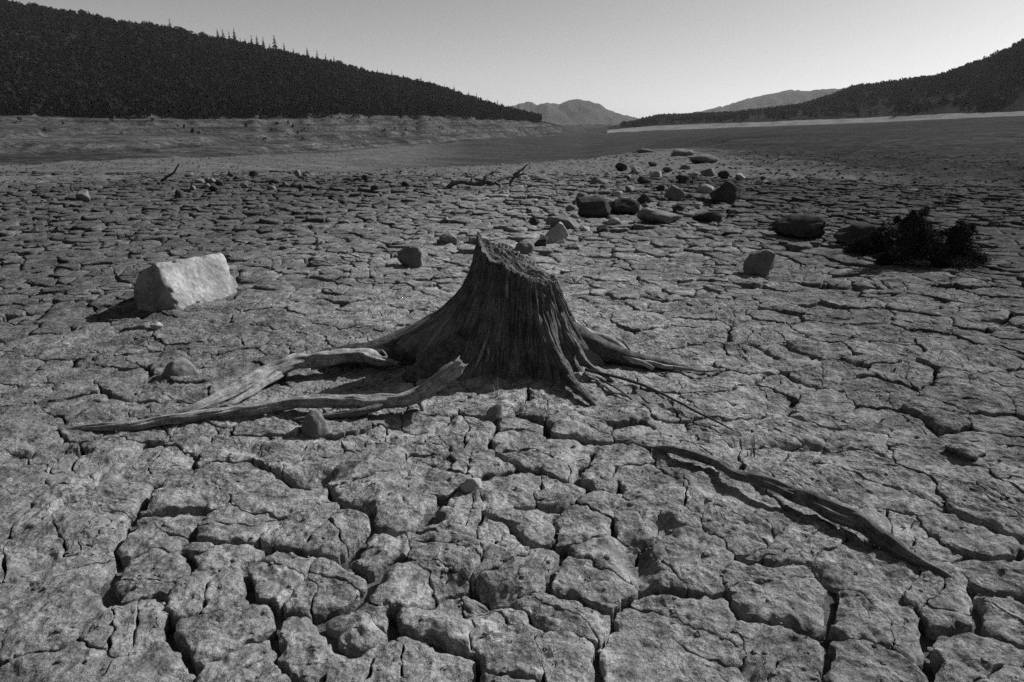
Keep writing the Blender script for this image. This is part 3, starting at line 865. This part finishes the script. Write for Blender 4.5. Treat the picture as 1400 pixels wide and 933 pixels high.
log_thing('driftwood_branch', [gp(78, 590, -0.01, 0.010), gp(150, 585, 0.01, 0.016), (lambda g: (g[0], g[1], g[2], g[3]))(gp(215, 577, 0.02, 0.020)), gp(290, 567, 0.035, 0.022), gp(350, 557, 0.045, 0.024), gp(410, 551, 0.05, 0.028), gp(470, 550, 0.05, 0.030), gp(520, 549, 0.05, 0.033), ap(565, 541, 2.87, 0.032), ap(600, 523, 2.88, 0.034), ap(622, 506, 2.89, 0.034), ap(628, 500, 2.89, 0.027)],
          M_PALE, 'long pale thin branch with a raised blunt end against the stump', 'driftwood', 31, n=12, m=36, flute=0.28, rough=0.16, wob=0.020, jag=0.035)
log_thing('driftwood_pole', [gp(872, 613, -0.015, 0.008), gp(915, 616, 0.025, 0.013), gp(960, 622, 0.045, 0.016), gp(1015, 648, 0.055, 0.017), gp(1065, 668, 0.06, 0.020), gp(1115, 692, 0.055, 0.027), gp(1165, 712, 0.045, 0.031), gp(1205, 733, 0.04, 0.028), gp(1245, 760, 0.03, 0.018), gp(1285, 783, 0.02, 0.010), gp(1322, 801, 0.000, 0.004)],
          M_GREYW, 'long dark crooked branch casting a shadow on the cracked plates', 'driftwood', 41, n=14, m=36, flute=0.30, rough=0.22, wob=0.022)
log_thing('twig', [ap(800, 506, 3.25, 0.008), gp(860, 520, 0.03, 0.007), gp(905, 540, 0.035, 0.006), gp(950, 562, 0.035, 0.005), gp(985, 580, 0.03, 0.004), gp(1003, 590, 0.02, 0.002)],
          M_TWIG, 'long thin twig trailing from the stump across the mud', 'twig', 51, n=8, m=8, wob=0.006)
log_thing('twig', [gp(815, 515, 0.03, 0.005), gp(840, 530, 0.03, 0.004), gp(862, 546, 0.02, 0.002)],
          M_TWIG, 'short dark twig at the foot of the stump beside the long twig', 'twig', 52, n=6, m=8, wob=0.005)

drift_b = bpy.data.objects['driftwood_branch']
def on(o, pts): return [tuple(np.array(p) - np.array([o.location.x, o.location.y, 0, 0])) for p in pts]
obj('side_branch', limb_mesh('side_branch', on(drift_b, [gp(540, 547, .05, .018), gp(500, 560, .035, .016), gp(455, 568, .02, .012), gp(400, 574, .01, .006)]), n=8, m=14, seed=81, wob=.015, flute=.25), M_GREYW, drift_b)
obj('stub', limb_mesh('stub', on(drift_b, [gp(572, 546, .05, .015), gp(578, 556, .02, .012), gp(580, 566, -.01, .008)]), n=5, m=10, seed=82, wob=.01, flute=.25), M_PALE, drift_b)
obj('side_branch', limb_mesh('side_branch', on(drift_a, [gp(385, 508, .05, .022), gp(345, 535, .03, .016), gp(318, 552, .015, .012), gp(290, 562, -.005, .006)]), n=8, m=14, seed=83, wob=.015, flute=.25), M_PALE, drift_a)
# --- far dead branches lying on the rise
dead = tag(empty('dead_branch', tuple(G(655, 257))), 'dark tangled dead branch lying on the mud beyond the stump', 'driftwood')
db = dead.location
Yd = db.y
def dpt(px, py, dy, r): p = AT(px, py, Yd + dy); return (p.x - db.x, p.y - db.y, p.z - db.z, r)
for k_, (pl) in enumerate([[(582, 262, -.3, .03), (605, 258, -.2, .045), (625, 250, -.1, .05), (650, 251, 0, .06), (672, 249, .1, .05), (684, 254, .1, .03)],
                           [(655, 252, 0, .04), (664, 240, .1, .03), (675, 235, .2, .025), (684, 237, .3, .012)],
                           [(668, 250, 0, .035), (685, 245, .2, .035), (700, 242, .4, .035), (712, 234, .5, .03), (724, 225, .6, .012)],
                           [(698, 254, .3, .03), (702, 244, .4, .03), (712, 240, .4, .02), (720, 240, .4, .01)],
                           [(646, 252, 0, .03), (645, 243, 0, .02), (641, 240, 0, .01)], [(612, 256, -.2, .03), (622, 249, -.1, .03), (636, 250, .0, .02)],
                           [(660, 251, 0, .03), (652, 245, .1, .025), (658, 247, .1, .02)]]):
    obj('branch', limb_mesh('branch', [dpt(p[0], p[1], p[2], p[3] * .9) for p in pl], n=6, m=9, seed=60 + k_, wob=0.05, flute=.3), M_PALE if k_ == 2 and False else M_DARKW, dead)
tw = G(222, 249)
log_thing('bare_stick', [tuple(AT(216, 249, tw.y)) + (.03,), tuple(AT(228, 243, tw.y)) + (.025,), tuple(AT(238, 235, tw.y)) + (.022,), tuple(AT(246, 224, tw.y)) + (.012,)],
          M_TWIG, 'thin bare curved stick rising from the crest above two lone boulders', 'stick', 71, n=6, m=8, wob=0.02)

# ------------------------------------------------------------------ rocks
import bmesh
def ico(sub):
    bm = bmesh.new(); bmesh.ops.create_icosphere(bm, subdivisions=sub, radius=1)
    v = np.array([x.co[:] for x in bm.verts]); f = np.array([[x.index for x in fa.verts] for fa in bm.faces]); bm.free()
    return v, f
ICO = {s: ico(s) for s in (1, 2, 3, 4, 5)}
def rock_mesh(name, w, d, h, seed, chops=5, sub=4, rough=0.10):
    v, f = ICO[sub]; v = v.copy(); g = random.Random(seed)
    o3 = Vector((seed * 3.1, seed * 1.7, 0))
    for _ in range(chops):
        n = np.array([g.gauss(0, 1), g.gauss(0, 1), g.gauss(0, .8)]); n /= np.linalg.norm(n)
        lim = g.uniform(0.45, 0.80)
        ex = np.maximum(v @ n - lim, 0); v = v - ex[:, None] * n * 0.9
    dsp = np.array([mnoise.fractal(Vector(p) * 1.3 + o3, 1.0, 2.0, 5) for p in v])
    v = v * (1 + rough * dsp)[:, None]
    mn, mx = v.min(0), v.max(0)
    v = (v - (mn + mx) / 2) / ((mx - mn) / 2)
    v = v * np.array([w / 2, d / 2, h / 2]); v[:, 2] += h / 2
    return mesh_arrays(name, v, None, f)
def rock(px, base, wpx, hpx, label=None, mat=None, seed=None, name='boulder', cat='boulder', group=None, depth=0.8, chops=9, sub=4, sink=0.25, rough=0.20, rotz=None):
    g = G(px, base, 0.0); seed = seed or int(px * 13 + base)
    # settle on the terrain
    zt = ground_at(g.x, g.y) if g.length > 15 else Uz(g.x, g.y)
    g = G(px, base, zt)
    s = 1 / ppm(g.y, zt); w = wpx * s; h = hpx * s * 1.05
    hh = h / (1 - sink); d = w * depth
    loc = (g.x, g.y + d * 0.35, zt - hh * sink)
    rz = random.Random(seed).uniform(-.5, .5) if rotz is None else rotz
    o = obj(name, rock_mesh(name, w, d, hh, seed, chops, sub, rough), mat or M_ROCK, None, loc)
    o.rotation_euler.z = rz
    return tag(o, label, cat, group)
rock(563, 366, 40, 27, 'rounded grey boulder alone on the mud behind the long stump root', M_ROCK, seed=3, sub=5)
rock(612, 334, 27, 15, 'low grey stone behind the rounded lone boulder near the stump', M_ROCK, name='stone', cat='stone')
rock(760, 334, 36, 28, 'pale tall boulder standing behind the stump top', M_ROCKP, seed=9, sub=5)
rock(740, 339, 20, 14, 'small dark stone leaning against the pale tall boulder', M_ROCKD, name='stone', cat='stone')
rock(716, 347, 27, 16, 'low rounded grey stone nearest the stump top in the boulder trail', M_ROCK, name='stone', cat='stone')
rock(770, 313, 50, 15, 'flat dark slab of rock just behind the pale tall boulder', M_ROCK, depth=.5, chops=7)
rock(730, 309, 16, 12, 'small dark stone beside the flat dark slab', M_ROCKD, name='stone', cat='stone')
rock(813, 296, 50, 24, 'dark rounded boulder, paired with another at the middle of the trail', M_ROCKD, seed=5)
rock(854, 293, 42, 20, 'dark flat-topped boulder touching its rounded neighbour in the trail', M_ROCKD, seed=17)
rock(905, 308, 64, 20, 'wide low boulder with pale top in the middle of the trail', M_ROCK, seed=8, depth=.9)
rock(968, 305, 42, 15, 'dark flat wedge of rock below the tall pointed boulder', M_ROCKD, seed=21, depth=.5)
rock(996, 279, 48, 29, 'tall dark pointed boulder at the edge of the rock trail', M_ROCKD, seed=26, sub=5)
rock(924, 274, 30, 19, 'grey angular boulder among small stones next to the pointed boulder', M_ROCK, seed=14)
rock(1043, 377, 46, 33, 'half-lit angular boulder alone on the cracked mud', M_ROCK, seed=33, chops=7, sub=5)
rock(1102, 329, 78, 32, 'large dark domed boulder beside the scrub', M_ROCKD, seed=37, sub=5)
rock(1180, 336, 66, 27, 'low dark lumpy rock between domed boulder and scrub', M_ROCKD, seed=39, rough=.3)
rock(795, 276, 17, 12, 'small grey stone just beyond the paired dark boulders', M_ROCK, name='stone', cat='stone')
rock(113, 275, 21, 13, 'small grey boulder alone on the mud below the wooded shore', M_ROCK, sub=3)
rock(243, 274, 17, 13, 'small dark boulder alone on the mud below the bare stick', M_ROCKD, sub=3)
rock(934, 214, 34, 9, 'pale smooth low mound of rock at the far end of the trail', M_ROCK, sub=3, depth=.6, chops=1)
rock(964, 222, 40, 10, 'smooth broad low rock at the crest of the rise', M_ROCK, sub=3, depth=.6, chops=1)
rock(884, 209, 26, 5, 'thin pale low rock on the plain beyond the trail', M_ROCK, sub=3, depth=.6, chops=1)
for k_, (a, b, w, h) in enumerate([(819, 253, 24, 10), (850, 232, 18, 9), (871, 237, 16, 8), (968, 240, 24, 9), (990, 243, 17, 9), (1013, 245, 16, 7), (862, 263, 16, 9), (882, 277, 22, 11), (965, 265, 24, 12),
                                   (835, 284, 18, 9), (825, 320, 24, 11), (800, 318, 16, 8), (786, 300, 14, 7), (880, 250, 18, 8), (898, 243, 15, 8), (915, 235, 16, 7), (935, 250, 20, 10), (950, 243, 14, 7), (870, 290, 16, 8),
                                   (905, 262, 14, 8), (845, 270, 15, 8), (780, 288, 14, 7), (928, 290, 18, 9), (840, 308, 20, 9), (938, 232, 14, 6), (893, 228, 14, 6), (955, 285, 14, 7), (858, 246, 12, 6), (1000, 300, 14, 7)]):
    rock(a, b, w, h, ('small grey stone', 'small dark stone', 'small pale stone')[k_ % 3] + ' scattered in the boulder trail behind the stump', (M_ROCK, M_ROCKD, M_ROCKP)[k_ % 3], seed=100 + k_, name='stone', cat='stone', group=('grey', 'dark', 'pale')[k_ % 3] + ' small stones in the boulder trail', sub=3)
lr = random.Random(77)
for k_ in range(26):
    a = lr.uniform(255, 560); b = lr.uniform(240, 262)
    rock(a, b, lr.uniform(7, 15), lr.uniform(5, 8), ('small dark stone', 'small grey stone')[k_ % 2] + ' on the mud crest between stick and dead branch', (M_ROCKD, M_ROCK)[k_ % 2], seed=200 + k_, name='stone', cat='stone', group=('dark', 'grey')[k_ % 2] + ' small stones along the crest', sub=2)
# stones in the foreground
rock(428, 597, 40, 34, 'smooth upright grey stone under the long pale branch', M_ROCK, seed=45, name='stone', cat='stone', sub=4, chops=4, depth=.7, sink=.35)
o = rock(666, 577, 22, 26, 'small smooth leaning stone in the crack before the stump', M_ROCK, seed=46, name='stone', cat='stone', sub=4, chops=4, sink=.3); o.rotation_euler.y = .5
rock(240, 520, 50, 24, 'smooth rounded stone half sunk in mud below the white block', M_ROCK, seed=47, name='stone', cat='stone', sub=4, chops=2, sink=.45)
o = rock(643, 672, 34, 20, 'small pale smooth stone wedged in a wide crack', M_ROCKP, seed=48, name='stone', cat='stone', sub=4, chops=5, sink=.4)
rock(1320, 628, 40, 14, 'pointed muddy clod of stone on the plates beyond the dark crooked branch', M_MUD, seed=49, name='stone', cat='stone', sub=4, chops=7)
rock(212, 451, 16, 9, 'tiny pale stone at the edge of the block shadow', M_ROCKP, seed=50, name='stone', cat='stone', sub=3)

# --- the white block, rolled over on its long axis and half sunk in the mud
a0 = G(244, 428); a1 = G(321, 402)
ax = Vector((a1.x - a0.x, a1.y - a0.y, 0)).normalized()
side_l = Vector((-ax.y, ax.x, 0))                       # to the left of the long axis
roll = R(24)
e_up = Vector((0, 0, 1)) * math.cos(roll) + side_l * math.sin(roll)
e_in = side_l * math.cos(roll) - Vector((0, 0, 1)) * math.sin(roll)
BL, BH, BW = 0.66, 0.47, 0.36
n1, n2, n3 = 52, 36, 30
vset = {}; bv = []; bq = []
def bvert(i, j, k):
    key = (i, j, k)
    if key not in vset:
        u_, v_, w_ = i / n1, j / n2, k / n3
        # rounded, chipped box
        p = np.array([(u_ - .5) * BL, (v_ - .5) * BH, (w_ - .5) * BW])
        half = np.array([BL, BH, BW]) / 2; rr0 = 0.030
        inner = np.clip(p, -half + rr0, half - rr0); dvec = p - inner; ln = np.linalg.norm(dvec)
        if ln > 1e-9: p = inner + dvec / ln * min(ln, rr0)
        nz = mnoise.fractal(Vector(p) * 6 + Vector((3, 1, 9)), 0.9, 2.0, 6)
        edge = ln / rr0 if ln > 1e-9 else 0                       # edges and corners broken back unevenly
        bite = max(0, mnoise.noise(Vector(p) * 13 + Vector((7, 2, 5))) - .05)
        p = p * (1 + 0.032 * nz - 0.13 * bite * min(edge, 1.8) * (edge > 1.01))
        # a chipped lower far corner and worn ends
        p[0] += 0.02 * mnoise.noise(Vector((p[1] * 6, p[2] * 6, 4)))
        ch = max(0, (-p[0] * 0.5 + p[1] * 0.9 + p[2] * 0.8 - 0.36)); p[1] -= ch * .5; p[2] -= ch * .5
        ch2 = max(0, p[0] * .8 + p[1] * .5 - .345); p[0] -= ch2 * .5
        vset[key] = len(bv); bv.append(p)
    return vset[key]
for (A_n, B_n, f_) in ((n1, n2, lambda i, j, e: bvert(i, j, e * n3)), (n1, n3, lambda i, j, e: bvert(i, e * n2, j)), (n2, n3, lambda i, j, e: bvert(e * n1, i, j))):
    for e in (0, 1):
        for i in range(A_n):
            for j in range(B_n):
                qd = [f_(i, j, e), f_(i + 1, j, e), f_(i + 1, j + 1, e), f_(i, j + 1, e)]
                bq.append(qd if e else qd[::-1])
bv = np.array(bv)
dip = R(3.5)                                              # the far end sits a little deeper
ax, e_up = ax * math.cos(dip) - e_up * math.sin(dip), e_up * math.cos(dip) + ax * math.sin(dip)
cen = a0 + ax * (BL / 2) + e_up * (BH / 2 - 0.095) + e_in * (BW / 2)
Mx = np.array([ax[:], e_up[:], e_in[:]])
bwv = bv @ Mx
bme = mesh_arrays('stone_block', bwv, bq)
bm = bmesh.new(); bm.from_mesh(bme); bmesh.ops.recalc_face_normals(bm, faces=bm.faces); bm.to_mesh(bme); bm.free()
tag(obj('stone_block', bme, M_BLOCK, None, tuple(cen)), 'large white squared stone block tipped over on the cracked mud', 'stone block')

# ------------------------------------------------------------------ small plants
def leaf_tris(c, n, ext, size, g, flat=0.0):
    """n small randomly turned leaf triangles in an ellipsoid"""
    d = g.normal(size=(n, 3)); d /= np.linalg.norm(d, axis=1)[:, None]
    p = d * (g.random((n, 1)) ** 0.4) * np.asarray(ext) + np.asarray(c)
    a = g.normal(size=(n, 3)); a /= np.linalg.norm(a, axis=1)[:, None]
    b = np.cross(a, g.normal(size=(n, 3))); b /= np.linalg.norm(b, axis=1)[:, None]
    s = size * g.uniform(0.6, 1.4, (n, 1))
    v = np.stack([p - a * s * .5 - b * s * .3, p + a * s * .5 - b * s * .3, p + b * s * .6], 1).reshape(-1, 3)
    return v, np.arange(3 * n).reshape(-1, 3)
ng = np.random.default_rng(21)
def scrub(px, base, wpx, hpx, lobes, label, name='scrub_bush'):
    g = G(px, base); zt = Uz(g.x, g.y); g = G(px, base, zt); s = 1 / ppm(g.y)
    root_ = tag(empty(name, tuple(g)), label, 'shrub')
    acc = Acc(); st = Acc()
    for (lx, lz, ex, ez) in lobes:
        c = np.array([lx * s, 0.10 + ng.normal(0, .04), lz * s])
        for _ in range(16):
            c9 = c + ng.normal(size=3) * np.array([ex * s, ex * s * .7, ez * s]) * .55
            v, t = leaf_tris(c9, 480, np.array([ex * s, ex * s * .8, ez * s]) * ng.uniform(.3, .75), 0.011, ng); acc.add(v, None, t)
        # stems
        for _ in range(16):
            tip = c + ng.normal(size=3) * np.array([ex * s, ex * s * .6, ez * s]) * .75; tip[2] = max(tip[2], .03)
            b0 = np.array([lx * s * .3 + ng.normal(0, .02), .08, -.02])
            C = np.linspace(0, 1, 5)[:, None] * (tip - b0) + b0; C[1:4] += ng.normal(0, .012, (3, 3))
            for i in range(4):
                r0, r1 = .006 * (1 - i / 5), .006 * (1 - (i + 1) / 5)
                ang = np.arange(4) * np.pi / 2
                ring = lambda cc, r: cc + np.stack([np.cos(ang) * r, np.sin(ang) * r, np.zeros(4)], 1)
                vv = np.vstack([ring(C[i], r0), ring(C[i + 1], r1)])
                k4 = np.arange(4); st.add(vv, np.stack([k4, (k4 + 1) % 4, (k4 + 1) % 4 + 4, k4 + 4], 1))
    obj('foliage', acc.mesh('foliage', smooth=False), M_SHRUB, root_)
    obj('stem', st.mesh('stem'), M_TWIG, root_)
scrub(1280, 366, 130, 80, [(-36, 58, 13, 16), (-36, 36, 20, 22), (-10, 34, 16, 18), (-5, 18, 30, 18), (34, 20, 28, 18), (28, 36, 16, 14), (0, 8, 50, 12), (52, 10, 18, 14), (-55, 6, 16, 9)], 'dense dark scrubby bush growing on the mud, the largest plant there')
scrub(1215, 350, 40, 28, [(0, 14, 22, 14), (-20, 10, 18, 12), (16, 10, 18, 12), (-38, 7, 14, 9)], 'low dark scrub tuft between the lumpy rock and the dense bush')
def tuft(px, base, n, hgt, label, mat=None, lean=0.5):
    g = G(px, base); zt = Uz(g.x, g.y) + 0.005; g = G(px, base, zt)
    acc = Acc()
    for _ in range(n):
        b0 = np.array([ng.normal(0, .012), ng.normal(0, .012), -.012]); h = hgt * ng.uniform(.5, 1.1)
        dv = np.array([ng.normal(0, lean), ng.normal(0, lean), 1]); w = .0022
        sd_ = np.array([1, ng.normal(0, .5), 0]); sd_ /= np.linalg.norm(sd_)
        pr = []
        for f_ in (0, .4, .75, 1):
            c = b0 + np.array([dv[0] * f_ * f_, dv[1] * f_ * f_, f_]) * h; ww = w * (1 - f_ * .92)
            pr += [c - sd_ * ww, c + sd_ * ww]
        acc.add(np.array(pr), [[0, 1, 3, 2], [2, 3, 5, 4], [4, 5, 7, 6]])
    return tag(obj('grass_tuft', acc.mesh('grass_tuft'), mat or M_GRASS, None, tuple(g)), label, 'grass')
tuft(682, 538, 9, .07, 'few pale dry grass blades at the foot of the stump front', lean=.9)
tuft(745, 560, 7, .05, 'sparse dry grass blades beside the front right stump root', lean=.9)
tuft(598, 552, 5, .06, 'thin dry blades beside the raised end of the pale branch', M_TWIG, .3)
tuft(1030, 622, 8, .09, 'thin dark upright stalks in a crack beyond the dark branch', M_TWIG, .35)
tuft(415, 392, 8, .06, 'little dark dry weed near the white block', M_TWIG, .7)

# ------------------------------------------------------------------ crumbs and gravel
def crumbs(name, n, sample, smin, smax, mat, seed, parent=None):
    g = np.random.default_rng(seed); v0, f0 = ICO[1]
    acc = Acc()
    xs, ys, zs = sample(g, n)
    sz = smin * (smax / smin) ** (g.random(n) ** 2.2)
    for x, y, z, s in zip(xs, ys, zs, sz):
        v = v0 * (1 + g.normal(0, .16, (len(v0), 1))) * s * np.array([g.uniform(.8, 1.4), g.uniform(.8, 1.4), g.uniform(.35, .8)])
        acc.add(v + (x, y, z), None, f0)
    return tag(obj(name, acc.mesh(name, smooth=False), mat, parent), kind='stuff')
TOPS = np.concatenate(TOPS); TR = np.hypot(TOPS[:, 0], TOPS[:, 1])
def near_sample(g, n):                     # crumbs lie on the plates themselves
    P_ = TOPS[TR < 7.5]; P_ = P_[g.integers(0, len(P_), n)] + np.concatenate([g.normal(0, .004, (n, 2)), np.zeros((n, 1))], 1)
    return P_[:, 0], P_[:, 1], P_[:, 2]
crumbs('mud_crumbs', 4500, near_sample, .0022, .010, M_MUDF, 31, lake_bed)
def mid_sample(g, n):
    P_ = TOPS[(TR > 7) & (TR < 17.5)]; P_ = P_[g.integers(0, len(P_), n // 3)]
    az = g.uniform(R(-44), R(44), n - len(P_)); r = 15.5 + 19 * g.random(n - len(P_)) ** 0.9
    x = r * np.sin(az); y = r * np.cos(az)
    z = np.array([ground_at(a, b) for a, b in zip(x, y)])
    return np.concatenate([P_[:, 0], x]), np.concatenate([P_[:, 1], y]), np.concatenate([P_[:, 2], z])
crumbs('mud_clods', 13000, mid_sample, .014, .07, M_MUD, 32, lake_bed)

# ------------------------------------------------------------------ trees
def crown_round(g, h, w, n, size):
    acc = Acc()
    for _ in range(5):
        c = np.array([g.normal(0, w * .2), g.normal(0, w * .2), h * g.uniform(.42, .74)])
        v, t = leaf_tris(c, n // 5, (w * .34, w * .34, h * .27), size, g); acc.add(v, None, t)
    return acc
def crown_cone(g, h, w, n, size):
    f = g.random(n) ** 0.75; z = h * (0.12 + 0.88 * (1 - f)) ; ph = g.uniform(0, 2 * np.pi, n)
    tier = 0.65 + 0.35 * np.cos(z / h * 40)
    r = w * .5 * f * tier * g.uniform(.5, 1, n)
    p = np.stack([r * np.cos(ph), r * np.sin(ph), z], 1)
    out = np.stack([np.cos(ph), np.sin(ph), np.full(n, -.5)], 1); tan = np.stack([-np.sin(ph), np.cos(ph), np.zeros(n)], 1)
    s = size * (0.4 + f)[:, None] * g.uniform(.6, 1.3, (n, 1))
    v = np.stack([p - tan * s * .5, p + tan * s * .5, p + out * s], 1).reshape(-1, 3)
    acc = Acc(); acc.add(v, None, np.arange(3 * n).reshape(-1, 3)); return acc
def trunk_mesh(h, r):
    ang = np.arange(6) * np.pi / 3; rings = []
    for f_ in (0, .5, 1): rings.append(np.stack([np.cos(ang) * r * (1 - .7 * f_), np.sin(ang) * r * (1 - .7 * f_), np.full(6, -.6 + (h + .6) * f_)], 1))
    k6 = np.arange(6); q = np.concatenate([np.stack([k6, (k6 + 1) % 6, (k6 + 1) % 6 + 6, k6 + 6], 1) + 6 * a for a in (0, 1)])
    return mesh_arrays('trunk', np.vstack(rings), q)
tg = np.random.default_rng(5)
TRM = trunk_mesh(8.0, .28)
CONES = [crown_cone(tg, 12, 4.2, 260, 1.0).mesh('crown', smooth=False) for _ in range(3)]
ROUNDS = [crown_round(tg, 9, 8.5, 420, 1.1).mesh('crown', smooth=False) for _ in range(4)]
def ridge_point(px):
    d = ray(px, HORIZON); az = math.atan2(d[0], d[1]); D, Z = column(az)
    rr0 = np.linspace(D[5], D[6] * 1.1, 40); z, _s = terrain_z(az, rr0, D, Z)
    k_ = int(np.argmax((z - CAM_H) / rr0)); r = rr0[k_]
    return (r * math.sin(az), r * math.cos(az), float(z[k_]) - .2), r
def tree(px, kind, h, label, group):
    p, r = ridge_point(px)
    t = tag(empty('conifer_tree' if kind == 'c' else 'broadleaf_tree', p), label, 'tree', group)
    sc = h / (12 if kind == 'c' else 9); k_ = int(tg.integers(0, 3))
    a = obj('trunk', TRM, M_TRUNK, t); a.scale = (sc, sc, sc)
    b = obj('crown', (CONES if kind == 'c' else ROUNDS)[k_], M_TREE, t); b.scale = (sc, sc, sc); b.rotation_euler.z = tg.uniform(0, 6)
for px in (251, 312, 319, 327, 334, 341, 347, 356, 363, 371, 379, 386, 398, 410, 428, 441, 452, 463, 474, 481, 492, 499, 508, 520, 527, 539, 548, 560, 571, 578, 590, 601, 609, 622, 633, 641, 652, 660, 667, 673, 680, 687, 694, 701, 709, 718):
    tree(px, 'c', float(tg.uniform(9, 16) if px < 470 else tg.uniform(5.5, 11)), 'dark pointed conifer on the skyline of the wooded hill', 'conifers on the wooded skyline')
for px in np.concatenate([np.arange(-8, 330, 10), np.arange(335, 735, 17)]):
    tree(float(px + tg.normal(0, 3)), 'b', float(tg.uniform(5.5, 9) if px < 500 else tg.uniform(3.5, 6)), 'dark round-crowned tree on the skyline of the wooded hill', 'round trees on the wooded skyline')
# the wood below the skyline
def wood(name, n, azr, s0, s1, hmin, hmax, tri, mat, seed, size, soft=0.25):
    g = np.random.default_rng(seed); acc = Acc()
    for _ in range(n):
        az = g.uniform(*azr); D, Z = column(az)
        s = s0 + (s1 - s0) * g.random()
        r = np.interp(s, np.arange(len(D)), D)
        x, y = r * math.sin(az), r * math.cos(az)
        if s < s0 + soft and pn(np.array([x * .03]), np.array([y * .03]))[0] < .05: continue
        z = ground_at(x, y); h = g.uniform(hmin, hmax)
        v, t = leaf_tris((x, y, z + h * .5), tri, (h * .45, h * .45, h * .5), size * h, g); acc.add(v, None, t)
    return tag(obj(name, acc.mesh(name, smooth=False), mat), kind='stuff')
def azp(px): d = ray(px, HORIZON); return math.atan2(d[0], d[1])
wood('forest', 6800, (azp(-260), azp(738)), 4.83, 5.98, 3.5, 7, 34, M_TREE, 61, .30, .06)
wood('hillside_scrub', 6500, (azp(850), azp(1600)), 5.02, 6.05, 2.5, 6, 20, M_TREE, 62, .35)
wood('shore_scrub', 170, (azp(-260), azp(640)), 4.35, 4.97, 0.4, 1.6, 22, M_TREE, 63, .4, .3)

M_TUFT = m_leaf('dry_plain_tuft', 0.06, 0.14, 0.6)
wood('dry_tufts', 3000, (azp(-260), azp(840)), 3.0, 4.0, 0.07, 0.22, 8, M_TUFT, 64, .8, 0)
# ------------------------------------------------------------------ haze
hz = bpy.data.materials.new('valley_haze'); hz.use_nodes = True
hn = hz.node_tree.nodes; hn.clear()
ho = hn.new('ShaderNodeOutputMaterial'); hv = hn.new('ShaderNodeVolumePrincipled')
hv.inputs['Color'].default_value = (.9, .9, .9, 1); hv.inputs['Density'].default_value = 7e-5
hv.inputs['Anisotropy'].default_value = 0.0
hz.node_tree.links.new(hv.outputs[0], ho.inputs['Volume'])
hb = np.array([(x, y, z) for x in (-6500, 6500) for y in (-1500, 6500) for z in (-60, 420)], float)
hq = [(0, 1, 3, 2), (4, 6, 7, 5), (0, 4, 5, 1), (2, 3, 7, 6), (0, 2, 6, 4), (1, 5, 7, 3)]
tag(obj('haze', mesh_arrays('haze', hb, hq, smooth=False), hz), kind='stuff')
